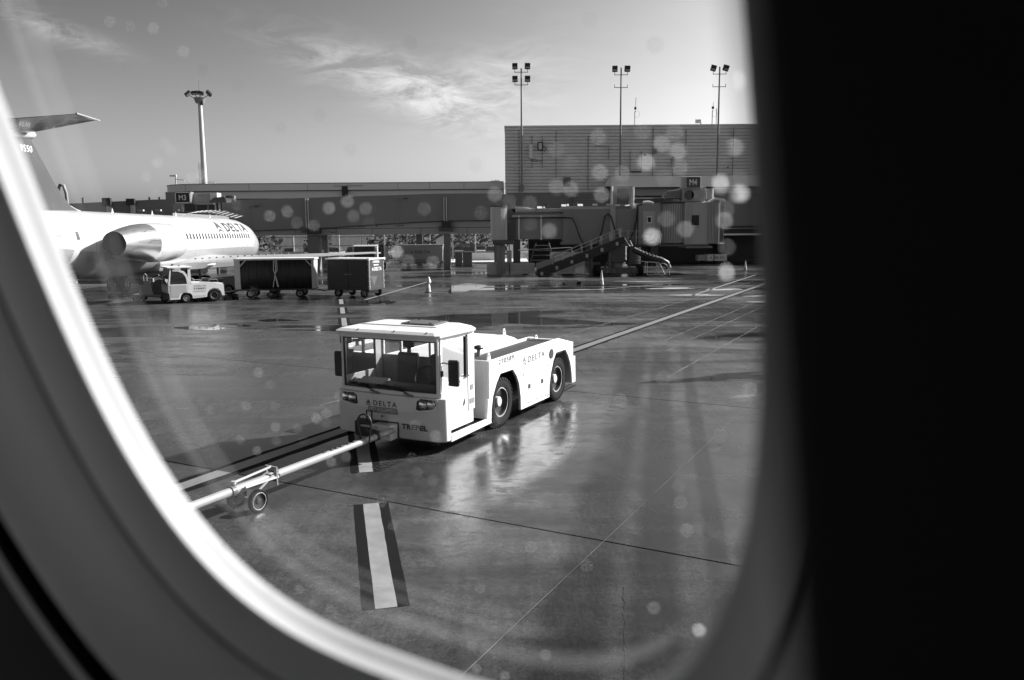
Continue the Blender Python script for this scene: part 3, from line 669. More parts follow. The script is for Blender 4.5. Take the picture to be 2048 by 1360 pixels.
# ------------------------------------------------------------------ parked airliner (y = towards its nose, seen from behind its right wing)
def build_plane():
    P = thing('airliner', 'white twin-engined T-tail jet airliner parked at gate M3', 'airplane', (-21.0, 0, 0))
    NOSE = 64.7
    st = [(0, .05, 2.35), (.25, .45, 2.38), (.8, .85, 2.46), (1.8, 1.22, 2.62), (3.2, 1.50, 2.80), (4.8, 1.64, 2.90), (6.5, 1.67, 2.93), (24.5, 1.67, 2.93), (26.5, 1.62, 2.98), (28.5, 1.45, 3.10), (30.5, 1.15, 3.26), (32.5, .75, 3.42), (34.0, .30, 3.5), (34.4, .05, 3.5)]
    def rz(y):
        s = NOSE - y
        for (s0, r0, z0), (s1, r1, z1) in zip(st, st[1:]):
            if s0 <= s <= s1:
                k = (s - s0) / (s1 - s0); return r0 + (r1 - r0) * k, z0 + (z1 - z0) * k
        return st[-1][1:]
    def skin(y, a, off=0.0):
        r, z = rz(y); r += off
        return (r * math.cos(a), y, z + r * math.sin(a))
    n = 56
    ys = [NOSE - s for s, _, _ in st]; ys2 = []
    for a, b in zip(ys, ys[1:]):
        k = max(1, int(abs(a - b) / 1.2)); ys2 += [a + (b - a) * i / k for i in range(k)]
    ys2.append(ys[-1])
    B().loft([[skin(y, 2 * math.pi * i / n) for i in range(n)] for y in ys2]).obj('fuselage', 'plane_white', P, smooth=50)
    # grey belly shell, a little proud
    def patch(y0, y1, a0, a1, off, ny=2, na=3):
        vs = [skin(y0 + (y1 - y0) * i / ny, a0 + (a1 - a0) * j / na, off) for i in range(ny + 1) for j in range(na + 1)]
        fs = [(i * (na + 1) + j, i * (na + 1) + j + 1, (i + 1) * (na + 1) + j + 1, (i + 1) * (na + 1) + j) for i in range(ny) for j in range(na)]
        return vs, fs
    v, f = patch(32.5, 62, R(-155), R(-14), .012, 28, 24); link_mesh('belly_skin', v, f, 'belly_grey', P, smooth=60)
    a_w = math.asin((3.33 - 2.93) / 1.67)
    k = 0; y = 46.6
    while y < 59.6:
        dz = .105
        v, f = patch(y - .105, y + .105, a_w - dz, a_w + dz, .006); link_mesh('cabin_window', v, f, 'window_dark', P); y += .49; k += 1
    for y in (45.4, 46.2, 60.8):                                # door outlines
        for q in ((y - .42, y - .39, -.18, .42), (y + .39, y + .42, -.18, .42), (y - .42, y + .42, .42, .44)):
            v, f = patch(q[0], q[1], q[2], q[3], .007, 1, 5); link_mesh('door_seam', v, f, 'letter_faint', P)
    for (y, a, w_, h_) in ((36.3, .22, .22, .13), (33.9, .45, .28, .10), (33.3, .52, .28, .10), (32.7, .58, .28, .10)):
        v, f = patch(y - w_ / 2, y + w_ / 2, a - h_, a + h_, .008); link_mesh('vent', v, f, 'letter_mid', P)
    v = [skin(35.0 + .34 * math.cos(R(t)), .28 + .17 * math.sin(R(t)), .01) for t in range(0, 360, 20)]
    link_mesh('access_panel', v, [tuple(range(18))], 'grey_mid', P)
    for y in (34.2, 37.6, 41.0, 44.5, 47.9, 52.0, 55.4, 58.8, 61.0):
        v, f = patch(y - .02, y + .02, -.4, math.pi / 2, .005, 1, 14); link_mesh('skin_seam', v, f, 'letter_faint', P)
    # airline name along the crown above the windows
    fn = lambda y0, y1, a0, a1: (lambda x, t: skin(y0 + (y1 - y0) * x, a0 + (a1 - a0) * t, .012))
    text_fn('lettering', 'DELTA', fn(55.1, 59.6, .42, .86), 'letter_black', P, space=1.15, bold=.025, cuts=4)
    F = fn(53.3, 54.8, .38, .95); ev, ef = [], []
    for tri in LOGO_F:                                          # small quads, so the emblem follows the skin
        a_, b_, c_ = (Vector(LOGO_V[i]) for i in tri); q = 6
        for i in range(q):
            for j in range(q - i):
                P_ = lambda i, j: F(*((a_ + (b_ - a_) * i / q + (c_ - a_) * j / q) + Vector((.5, 0))))
                o = len(ev); ev += [P_(i, j), P_(i + 1, j), P_(i, j + 1)]; ef.append((o, o + 1, o + 2))
                if i + j < q - 1: o = len(ev); ev += [P_(i + 1, j), P_(i + 1, j + 1), P_(i, j + 1)]; ef.append((o, o + 1, o + 2))
    link_mesh('emblem', ev, ef, 'letter_dark', P)
    for y in (50.5, 47.2, 56.2, 42.5): B().prism([(y - .12, rz(y)[1] + rz(y)[0] - .02), (y + .12, rz(y)[1] + rz(y)[0] - .02), (y - .02, rz(y)[1] + rz(y)[0] + .26)], 'x', -.02, .02).obj('antenna', 'plane_white', P)
    # engines
    for sx in (1, -1):
        c = (2.72 * sx, 0, 3.03)
        E_ = B().lathe([(.78, 43.0), (.90, 43.15), (.98, 42.6), (1.00, 41.6), (.99, 40.6), (.95, 39.8)], c, 'y', 40)
        en = E_.obj('engine_nacelle', 'plane_white', P, smooth=60)
        B().lathe([(.956, 39.82), (.90, 39.0), (.78, 38.1), (.60, 37.1), (.56, 36.95), (.54, 37.3), (.62, 38.4), (.5, 39.0), (.01, 39.2)], c, 'y', 40).obj('thrust_reverser', 'nacelle_metal', en, smooth=60)
        B().lathe([(.545, 37.25), (.40, 38.3), (.01, 38.5)], c, 'y', 24).obj('exhaust_bore', 'black', en)
        B().lathe([(.76, 43.02), (.82, 43.32), (.90, 43.16)], c, 'y', 40, caps=False).obj('intake_lip', 'steel', en, smooth=60)
        B().prism([(38.6, 2.98), (42.4, 2.98), (42.2, 3.16), (38.6, 3.16)], 'x', min(1.2 * sx, 2.0 * sx), max(1.2 * sx, 2.0 * sx)).obj('pylon', 'plane_white', P)
        if sx > 0:
            B().prism([(39.85, 3.94), (40.25, 3.96), (40.25, 3.985), (39.85, 3.985)], 'x', 2.55, 2.75).obj('vent', 'black', en)
            for a in (.15, -.25, .8):
                pts = [(c[0] + .965 * math.cos(a), 39.75, c[2] + .965 * math.sin(a)), (c[0] + .90 * math.cos(a - .02), 39.0, c[2] + .90 * math.sin(a - .02)), (c[0] + .86 * math.cos(a - .12), 38.6, c[2] + .86 * math.sin(a - .12))]
                B().tube(pts, .012, 4).obj('panel_seam', 'letter_dark', en)
    # wings
    def wing(sx):
        def sec(x, y_le, y_te, z, th):
            c = y_le - y_te
            pr = [(0, 0), (.06, .55), (.25, 1.0), (.5, .85), (.8, .38), (1, .04), (1, -.04), (.7, -.3), (.35, -.5), (.1, -.38)]
            return [(x * sx, y_le - c * q, z + th * h) for q, h in pr]
        w_ = B().loft([sec(.8, 54.5, 46.0, 1.75, .42), sec(3.2, 52.3, 45.6, 1.80, .30), sec(8.0, 49.2, 45.0, 2.05, .17), sec(13.2, 46.2, 44.6, 2.30, .07), sec(13.35, 45.9, 44.8, 2.31, .02)]).obj('wing', 'alu_skin', P, smooth=35)
        for x, y in ((4.2, 45.2), (6.6, 45.0), (9.6, 44.8)):
            z = 1.70 + .045 * (x - 3)
            B().loft([[(x * sx + .16 * s_ * math.cos(t), yy, z + .1 * s_ * math.sin(t)) for t in [2 * math.pi * k / 10 for k in range(10)]] for yy, s_ in ((47.6, .1), (46.8, .9), (45.6, 1.0), (44.6, .55), (44.1, .1))]).obj('flap_fairing', 'plane_white', w_, smooth=60)
        B().loft([[(x * sx, y_, z_) for y_, z_ in ((yt + .5, zz + .02), (yt - .05, zz - .05), (yt - .75, zz - dp), (yt - .6, zz - dp - .03), (yt + .4, zz - .16))] for x, yt, zz, dp in ((1.75, 45.7, 1.86, .42), (3.2, 45.6, 1.90, .40), (8.0, 45.0, 2.10, .26), (9.6, 44.9, 2.16, .20))]).obj('flap', 'belly_grey', w_)
        B().prism([(44.75, 2.27), (46.1, 2.28), (45.9, 2.34), (44.8, 2.33)], 'x', min(13.3 * sx, 13.5 * sx), max(13.3 * sx, 13.5 * sx)).obj('wing_tip', 'plane_white', w_)
        v = []; 
        for k_ in range(14):
            x = 2.6 + k_ * .42; B().box(x * sx - .05, x * sx + .05, 46.6 - .02 * k_, 46.72 - .02 * k_, 2.0 + .022 * k_, 2.06 + .022 * k_).obj('rivet_plate', 'grey_mid', w_)
    wing(1); wing(-1)
    B().loft([[(x, y, z) for x, z in ((-1.55, 2.0), (1.55, 2.0), (1.4, 1.35), (-1.4, 1.35))] for y in (55.5, 44.5)]).obj('wing_box', 'belly_grey', P, bevel=.2)
    # tail
    fin = [(39.6, 4.50), (38.9, 4.66), (38.4, 4.82), (37.85, 5.2), (37.2, 5.8), (35.5, 7.75), (31.2, 7.85), (32.2, 4.2), (36, 4.3)]
    B().prism(fin, 'x', -.10, .10).obj('fin', 'plane_dark', P, bevel=.05)
    B().tube([(0, 39.6, 4.52), (0, 38.9, 4.67), (0, 38.4, 4.83), (0, 37.85, 5.21), (0, 37.2, 5.81), (0, 35.5, 7.76)], .045, 8).obj('fin_leading_edge', 'plane_white', P, smooth=60)
    text('9550', (.115, 34.0, 7.1), (0, -1, 0), (0, 0, 1), .01, .01, 'letter_white', P) if False else text('9550', (.115, 34.75, 7.02), (0, 1, 0), (0, 0, 1), .85, .28, 'letter_white', P)
    for sx in (1, -1):
        vs = []
        for x, yl, yt, z, th in ((.1, 35.3, 31.6, 7.80, .16), (5.55, 30.7, 29.15, 7.70, .06)):
            vs += [(x * sx, yl, z), (x * sx, (yl * .6 + yt * .4), z + th), (x * sx, yt, z + .01), (x * sx, yt, z - .02), (x * sx, (yl * .6 + yt * .4), z - th)]
        link_mesh('tailplane', vs, [(i, (i + 1) % 5, 5 + (i + 1) % 5, 5 + i) for i in range(5)] + [(0, 1, 2, 3, 4), (5, 6, 7, 8, 9)], 'plane_dark', P, smooth=30)
        B().tube([(5.5 * sx, 30.9, 7.70), (5.6 * sx, 29.1, 7.71)], .035, 8).obj('tailplane_tip', 'belly_grey', P, smooth=60)
    B().lathe([(.02, 36.2), (.2, 35.8), (.26, 35), (.24, 33), (.1, 31.4), (.02, 31.1)], (0, 0, 7.82), 'y', 16).obj('tail_bullet', 'plane_white', P, smooth=60)
    # landing gear
    for x in (2.45, -2.45):
        B().cyl((x, 47.6, .5), (x, 47.6, 1.7), .11).obj('gear_strut', 'galv', P)
        B().prism([(46.9, 1.2), (48.0, 1.2), (48.2, 1.75), (46.7, 1.75)], 'x', x + .25, x + .29).obj('gear_door', 'plane_white', P)
        for s_ in (-.32, .32):
            wh = wheel(P, (x + s_, 47.6, .52), .52, .36, .26, 1, lugs=0, mats=('rubber', 'grey_light', 'steel')); wh.rotation_euler = (0, 0, -math.pi / 2)
    B().cyl((0, 62.2, .33), (0, 62.2, 1.6), .07).obj('nose_strut', 'galv', P)
    for s_ in (-.2, .2):
        wh = wheel(P, (s_, 62.2, .33), .33, .22, .17, 1, lugs=0, mats=('rubber', 'grey_light', 'steel')); wh.rotation_euler = (0, 0, -math.pi / 2)
build_plane()

# ------------------------------------------------------------------ ramp vehicles and carts
def build_tug():
    T = thing('baggage_tug', 'small worn white baggage tug numbered 770091 parked under the airliner wing', 'baggage tug', (-17.08, 39.6, 0), R(35))
    L_, W = 2.72, 1.5
    body = [(.06, .30), (.02, .95), (.95, .95), (.98, 1.0), (1.02, 1.02), (2.25, .98), (2.70, .86), (2.72, .30), (2.6, .30), (2.55, .50), (2.42, .66), (2.2, .70), (1.98, .62), (1.88, .45), (1.84, .26), (1.16, .22), (1.12, .40), (1.0, .52), (.72, .52), (.60, .42), (.54, .20), (.06, .20)]
    B().prism(body, 'y', .0, .05).obj('side_panel', 'white_worn', T, bevel=.006)
    B().prism(body, 'y', W - .05, W).obj('side_panel', 'white_worn', T, bevel=.006)
    B().box(.0, .08, .0, W, .52, .95).obj('front_panel', 'offwhite', T, bevel=.01)
    B().box(-.06, .08, .02, W - .02, .22, .52).obj('front_bumper', 'black', T, bevel=.02)
    B().box(.98, 2.68, .05, W - .05, .55, .93).obj('rear_body', 'offwhite', T); B().box(.1, 2.6, .3, W - .3, .22, .5).obj('chassis', 'black', T)
    B().box(.05, 1.0, .06, W - .06, .40, .50).obj('cab_floor', 'black', T)
    for y in (.0, W - .05):
        B().prism([(.02, .94), (.14, 1.76), (.20, 1.76), (.09, .94)], 'y', y, y + .05).obj('front_post', 'white_worn', T)
        B().prism([(.96, .95), (.98, 1.76), (1.10, 1.76), (1.12, .95)], 'y', y, y + .05).obj('rear_post', 'white_worn', T)
        pts = [(.25, 1.70), (.55, 1.70), (.80, 1.60), (.93, 1.42), (1.0, 1.1), (1.04, .75), (1.05, .50), (.92, .50), (.92, 1.0), (.86, 1.32), (.74, 1.50), (.52, 1.60), (.25, 1.62)]
        B().prism(pts, 'y', y - .004, y + .045).obj('door_hoop', 'white_worn', T)
        B().prism([(.10, .96), (.20, 1.62), (.52, 1.60), (.74, 1.5), (.86, 1.3), (.92, .96)], 'y', y + .02, y + .026).obj('door_window', 'dark_glass', T)
        B().prism([(.12, .3), (.12, .92), (.86, .92), (.88, .55), (.56, .52), (.5, .3)], 'y', y - .008, y + .01).obj('door_skin', 'grey_light', T)
    B().box(.0, 1.16, -.04, W + .04, 1.76, 1.83).obj('roof', 'white_worn', T, bevel=.015)
    B().lathe([(.01, .09), (.05, .08), (.06, 0)], (.7, .5, 1.83), 'z', 12).obj('beacon', 'grey_mid', T)
    B().prism([(.03, .97), (.13, 1.74), (.14, 1.74), (.045, .97)], 'y', .06, W - .06).obj('windscreen', 'dark_glass', T)
    B().tube([(.0, .1, .965), (.0, W - .1, .965)], .02, 6).obj('windscreen_rail', 'black', T)
    B().box(.98, 1.0, .05, W - .05, .95, 1.76).obj('rear_screen', 'dark_glass', T)
    B().box(.7, .95, .3, 1.2, .5, 1.25).obj('seat', 'seat_black', T, bevel=.05)
    for y in (.04, W - .04): B().tube([(1.2, y, 1.0), (1.2, y, 1.16), (1.55, y, 1.16), (1.62, y, 1.0)], .012, 5).obj('hand_rail', 'galv', T); B().tube([(1.95, y, .98), (2.0, y, 1.16), (2.4, y, 1.14), (2.42, y, .94)], .012, 5).obj('hand_rail', 'galv', T)
    logo((1.22, -.006, .80), (1, 0, 0), (0, 0, 1), .11, .085, 'letter_dark', T)
    text('DELTA', (1.36, -.006, .80), (1, 0, 0), (0, 0, 1), .46, .085, 'letter_dark', T, space=1.3, bold=.01)
    text('770091', (1.22, -.006, .655), (1, 0, 0), (0, 0, 1), .58, .10, 'letter_dark', T, space=1.15, bold=.02)
    text('DELTA', (-.006, W - .35, .84), (0, -1, 0), (0, 0, 1), .7, .07, 'letter_mid', T, space=1.3)
    for y in (.3, 1.2): B().lathe([(.005, -.02), (.07, -.01), (.08, .02), (.005, .02)], (-.004, y, .62), 'x', 14).obj('headlight', 'lens', T)
    B().box(1.2, 1.8, -.008, .01, .33, .335).obj('panel_seam', 'letter_dark', T); B().box(1.2, 1.8, -.008, .01, .57, .578).obj('panel_seam', 'letter_dark', T)
    for y, f in ((.13, -1), (W - .13, 1)):
        wheel(T, (.86, y, .25), .25, .2, .14, f, lugs=0, mats=('rubber', 'grey_mid', 'white_plain')); wheel(T, (2.22, y, .33), .33, .24, .17, f, lugs=0, mats=('rubber', 'black', 'black'))
build_tug()

def build_open_cart():
    T = thing('baggage_cart', 'open framed baggage cart with tied black curtains behind the tug', 'baggage cart', (-14.75, 42.55, 0), R(6))
    L_, W = 4.15, 1.55
    B().box(0, L_, 0, W, .42, .50).obj('deck', 'black', T); B().box(-.05, L_ + .05, -.02, W + .02, 2.04, 2.14).obj('roof', 'white_worn', T, bevel=.02)
    for x, w_ in ((-.02, .30), (L_ - .14, .14)):
        for y in (0, W - .1):
            B().box(x, x + w_, y, y + .1, .48, 2.05).obj('post', 'grey_light', T, bevel=.01)
    B().box(0.0, .04, .1, W - .1, .5, 2.04).obj('end_wall', 'grey_light', T); B().box(L_ - .04, L_, .1, W - .1, .5, 2.04).obj('end_wall', 'grey_light', T)
    for x0, x1 in ((.28, .58), (L_ - .14, L_ - .44)): B().tube([(x0, .03, 1.72), (x1, .03, 2.03)], .04, 4).obj('brace', 'grey_light', T)
    for x0, x1 in ((.28, 2.02), (2.12, L_ - .14)):
        n = 30; vs = []
        for i in range(n + 1):
            x = x0 + (x1 - x0) * i / n; y = .05 + .018 * math.sin(i * 1.7) + .012 * math.sin(i * .9)
            vs += [(x, y, .52), (x, y - .01, 1.3), (x, y, 2.04)]
        fs = [(3 * i + k, 3 * i + 3 + k, 3 * i + 4 + k, 3 * i + 1 + k) for i in range(n) for k in (0, 1)]
        o = link_mesh('curtain', vs, fs, 'curtain', T, smooth=60); sm = o.modifiers.new('thickness', 'SOLIDIFY'); sm.thickness = .006
    for dx, sp in ((2.04, -.06), (2.12, .07), (2.2, .05)):
        B().tube([(dx, .0, 2.03), (dx + sp * .3, -.01, 1.5), (2.09, -.015, 1.28), (dx + sp * 1.2, -.01, .6)], .022, 5).obj('curtain_strap', 'offwhite', T)
    B().box(.5, L_ - .2, W - .06, W - .02, .5, 2.04).obj('back_curtain', 'curtain', T)
    for x in (.75, 3.35):
        for y, f in ((.12, -1), (W - .12, 1)):
            wheel(T, (x, y, .24), .24, .16, .12, f, lugs=0, mats=('rubber', 'grey_mid', 'grey_dark'))
        B().box(x - .15, x + .15, .3, W - .3, .2, .45).obj('axle_block', 'black', T)
    B().tube([(-.0, W / 2, .40), (-.9, W / 2 - .05, .30)], .04, 6).obj('drawbar', 'galv', T)
    B().tube([(L_, W / 2, .38), (L_ + .5, W / 2, .30)], .03, 6).obj('rear_hitch', 'black', T)
    for k in range(6): B().box(-.03, .0, .02, .09, .8 + k * .2, .85 + k * .2).obj('rung', 'grey_mid', T)
build_open_cart()

def build_closed_cart():
    T = thing('baggage_cart', 'closed black box baggage cart with lettered end beside the open cart', 'baggage cart', (-7.56, 42.3, 0), R(-22))
    L_, W = 2.62, 1.55
    B().box(-L_, 0, 0, W, .40, .50).obj('deck', 'black', T)
    B().box(-L_ - .12, .06, -.03, W + .03, 2.02, 2.10).obj('roof', 'white_worn', T, bevel=.015)
    B().box(-L_, -.02, .05, W - .05, .5, 2.02).obj('box_body', 'black', T)
    for x0, x1 in ((-L_ + .08, -L_ / 2 - .01), (-L_ / 2 + .01, -.1)):
        dr = B().box(x0, x1, .0, .04, .52, 1.98).obj('door', 'black', T, bevel=.01)
        B().tube([(x0 if x0 > -1.4 else x1, -.02, 1.25), ((x0 + .22) if x0 > -1.4 else x1 - .22, -.02, 1.25)], .015, 5).obj('door_bar', 'galv', dr)
    for x in (-L_, -.08): B().box(x, x + .08, -.012, .05, .45, 2.03).obj('corner_post', 'grey_dark', T)
    B().box(-.03, .0, .06, W - .06, .5, 2.02).obj('end_panel', 'cart_end', T)
    for y in (.03, W - .1): B().box(-.05, .012, y, y + .07, .45, 2.05).obj('corner_post', 'grey_mid', T)
    for y in (.05, W - .05):
        for k in range(6): B().cyl((.012, y, .6 + k * .26), (.03, y, .6 + k * .26), .022, n=6).obj('rivet', 'white_plain', T)
    for k in range(5): B().cyl((-.04, -.02, .6 + k * .3), (-.04, .0, .6 + k * .3), .02, n=6).obj('rivet', 'white_plain', T)
    for y in (.0, W): B().box(-.05, .07, y - .06, y + .06, 1.98, 2.12).obj('roof_cap', 'white_plain', T, bevel=.02)
    logo((.006, .30, 1.42), (0, 1, 0), (0, 0, 1), .2, .2, 'letter_white', T)
    text('DELTA', (.006, .53, 1.43), (0, 1, 0), (0, 0, 1), .76, .19, 'letter_white', T, bold=.02, space=1.05)
    text('104055', (.006, .42, 1.84), (0, 1, 0), (0, 0, 1), .66, .15, 'letter_white', T, bold=.02)
    B().box(.0, .006, .5, 1.0, 1.71, 1.76).obj('label_strip', 'letter_white', T)
    B().prism([(.15, 1.15), (.85, 1.15), (.5, .60)], 'x', .0, .006).obj('reflective_triangle', 'grey_dark', T)
    for x in (-2.0, -.35):
        for y, f in ((.10, -1), (W - .1, 1)):
            wheel(T, (x, y, .24), .24, .16, .12, f, lugs=0, mats=('rubber', 'grey_dark', 'grey_light'))
        B().box(x - .15, x + .15, .3, W - .3, .2, .42).obj('axle_block', 'black', T)
    B().tube([(-L_, W / 2, .36), (-L_ - .8, W / 2, .28)], .035, 6).obj('drawbar', 'galv', T)
build_closed_cart()

def build_person():
    """walker behind the curtained cart: only the legs show under the deck"""
    T = thing('person', 'person in dark trousers walking behind the open baggage cart, legs showing below', 'person', (-13.45, 45.1, 0), R(90))
    def skinned(name, verts, edges, radii, mat, root=0):
        me = bpy.data.meshes.new(name); me.from_pydata(verts, edges, []); o = bpy.data.objects.new(name, me); col.objects.link(o); o.parent = T
        me.materials.append(MATS[mat])
        sk = o.modifiers.new('skin', 'SKIN'); sk.use_smooth_shade = True
        for i, r in enumerate(radii): me.skin_vertices[0].data[i].radius = r if isinstance(r, tuple) else (r, r)
        me.skin_vertices[0].data[root].use_root = True
        s = o.modifiers.new('sub', 'SUBSURF'); s.levels = s.render_levels = 2
        return o
    # y = walking direction, legs mid-stride
    V = [(0, 0, .98), (0, 0, 1.15), (0, .02, 1.38), (0, .02, 1.50), (0, .04, 1.56), (0, .06, 1.66), (0, .06, 1.76),
         (.10, .02, .94), (.11, .16, .52), (.11, .26, .09), (.11, .42, .05), (-.10, -.02, .94), (-.11, -.06, .52), (-.11, -.36, .16), (-.11, -.24, .05),
         (.19, .02, 1.43), (.24, -.12, 1.18), (.22, -.02, .94), (.21, .02, .85), (-.19, .02, 1.43), (-.24, .12, 1.18), (-.22, .28, .98), (-.21, .34, .91)]
    Ed = [(0, 1), (1, 2), (2, 3), (3, 4), (4, 5), (5, 6), (0, 7), (7, 8), (8, 9), (9, 10), (0, 11), (11, 12), (12, 13), (13, 14), (2, 15), (15, 16), (16, 17), (17, 18), (2, 19), (19, 20), (20, 21), (21, 22)]
    Rd = [(.15, .11), (.14, .10), (.17, .11), .06, .065, (.085, .1), .06, .095, .065, .045, .035, .095, .065, .045, .035, .06, .045, .035, .04, .06, .045, .035, .04]
    skinned('body', V, Ed, Rd, 'skin_tone')
    i = [0, 7, 8, 9, 11, 12, 13]; skinned('trousers', [V[0], V[7], V[8], V[9], V[11], V[12], V[13]], [(0, 1), (1, 2), (2, 3), (0, 4), (4, 5), (5, 6)], [(.165, .12), .11, .08, .065, .11, .08, .065], 'cloth_dark')
    skinned('jacket', [V[0], V[1], V[2], V[15], V[16], V[17], V[19], V[20], V[21]], [(0, 1), (1, 2), (2, 3), (3, 4), (4, 5), (2, 6), (6, 7), (7, 8)], [(.17, .125), (.16, .12), (.18, .125), .075, .06, .05, .075, .06, .05], 'grey_dark')
    for a, b in ((9, 10), (13, 14)):
        skinned('shoe', [V[a], V[b], tuple(Vector(V[b]) + (Vector(V[b]) - Vector(V[a])) * .35)], [(0, 1), (1, 2)], [.055, (.05, .045), .04], 'shoe')
    skinned('hair', [(0, .05, 1.70), (0, .05, 1.79)], [(0, 1)], [(.095, .11), .06], 'black')
build_person()

# equipment under the wing: belt loader and power unit
def build_belt_loader():
    T = thing('belt_loader', 'grey belt loader with tall hand hoop between the tug and the open cart', 'belt loader', (-16.3, 45.2, 0), R(8))
    B().box(-.3, 3.2, .2, 1.4, .35, .62).obj('chassis', 'grey_mid', T, bevel=.02)
    B().prism([(-1.6, .75), (4.2, 1.30), (4.2, 1.14), (-1.6, .58)], 'y', .35, 1.25).obj('conveyor', 'grey_dark', T, bevel=.02)
    for y in (.33, 1.27): B().tube([(-1.5, y, .84), (4.1, y, 1.38)], .025, 5).obj('side_rail', 'galv', T)
    for x in (2.15,):
        B().tube([(x - .13, .1, .6), (x - .11, .1, 1.35), (x - .07, .1, 1.52), (x, .1, 1.58), (x + .07, .1, 1.52), (x + .11, .1, 1.35), (x + .13, .1, .6)], .025, 6).obj('hand_hoop', 'white_plain', T)
    B().prism([(2.0, .98), (2.26, .98), (2.2, .78), (2.1, .66), (2.02, .7)], 'y', .06, .09).obj('tag_plate', 'white_plain', T)
    text('10', (2.05, .055, .82), (1, 0, 0), (0, 0, 1), .13, .1, 'letter_dark', T, bold=.02)
    B().box(1.2, 1.5, .05, .1, 1.0, 1.12).obj('notice', 'white_plain', T)
    B().box(-.1, .5, .3, 1.2, .62, 1.0).obj('engine_box', 'grey_mid', T, bevel=.03)
    for x in (.2, 2.7):
        for y, f in ((.22, -1), (1.38, 1)): wheel(T, (x, y, .3), .3, .2, .16, f, lugs=0, mats=('rubber', 'grey_mid', 'grey_dark'))
build_belt_loader()
def build_power_unit():
    T = thing('ground_power_unit', 'grey wheeled power unit with small hoop handle beside the tug nose', 'power unit', (-19.4, 40.6, 0), R(5))
    B().box(0, 1.9, 0, 1.2, .30, .40).obj('frame', 'grey_mid', T)
    B().prism([(.35, .4), (.35, .85), (.62, .85), (.62, 1.1), (.95, 1.1), (1.02, .4)], 'y', .05, .12).obj('side_plate', 'grey_light', T)
    B().box(-.3, 1.0, .3, .5, 1.02, 1.22).obj('boom', 'grey_mid', T)
    B().tube([(.62, .1, 1.1), (.62, .1, 1.38), (.70, .1, 1.47), (.78, .1, 1.38), (.78, .1, 1.1)], .02, 6).obj('hoop_handle', 'galv', T)
    B().lathe([(.02, -.25), (.36, -.22), (.36, .22), (.02, .25)], (1.35, .5, .80), 'y', 20).obj('cable_drum', 'grey_dark', T, smooth=40)
    B().box(1.0, 1.8, .2, 1.0, .4, .66).obj('engine_box', 'grey_dark', T, bevel=.03)
    B().tube([(1.0, .3, 1.25), (1.3, .25, 1.40), (1.5, .3, 1.15)], .03, 6).obj('cable', 'black', T)
    for x in (.2, 1.6):
        for y, f in ((.1, -1), (1.1, 1)): wheel(T, (x, y, .2), .2, .14, .1, f, lugs=0, mats=('rubber', 'grey_mid', 'grey_dark'))
build_power_unit()

def cone(loc, label, h=.94, rag=False):
    T = thing('traffic_cone', label, 'traffic cone', loc, group='traffic cones on the apron')
    B().box(-.2, .2, -.2, .2, 0, .04).obj('base', 'black', T, bevel=.01)
    B().lathe([(.155, .04), (.15, .06), (.03, h - .01), (.015, h), (.002, h)], (0, 0, 0), 'z', 20).obj('cone_body', 'cone_skin', T, smooth=40)
    B().lathe([(.118, h * .33), (.121, h * .335), (.087, h * .53), (.084, h * .535)], (0, 0, 0), 'z', 20, caps=False).obj('reflective_band', 'white_plain', T, smooth=40)
    if rag:
        B().loft([[(x * s_ + .03, y * s_, z) for x, y in ((-.10, -.1), (.06, -.13), (.13, 0), (.05, .12), (-.1, .1))] for z, s_ in ((h * .62, .9), (h * .75, 1.15), (h * .9, .7), (h * 1.05, .45))]).obj('plastic_bag', 'white_plain', T, bevel=.02)
cone((-4.81, 46.0, 0), 'pale traffic cone with a rag over its top, right of the closed cart', .86, True)
cone((5.80, 51.4, 0), 'tall plain traffic cone standing before the jet bridge wheels')
cone((20.2, 69.0, 0), 'distant traffic cone beside the lettered white cart', .85)
def chock(x, y, rz, label):
    T = thing('wheel_chock', label, 'wheel chock', (x, y, 0), rz, 'wheel chocks on the apron')
    B().prism([(-.14, 0), (-.02, .17), (.05, .17), (.17, 0)], 'y', -.16, .16).obj('block', 'rubber', T, bevel=.02)
    B().tube([(.0, -.16, .12), (.0, -.3, .2), (.05, -.34, .05)], .014, 5).obj('rope_loop', 'black', T)
chock(3.35, 52.2, .3, 'dark wheel chock lying on its own left of the plain cone'); chock(4.45, 52.3, 1.1, 'dark wheel chock nearest to the plain traffic cone')

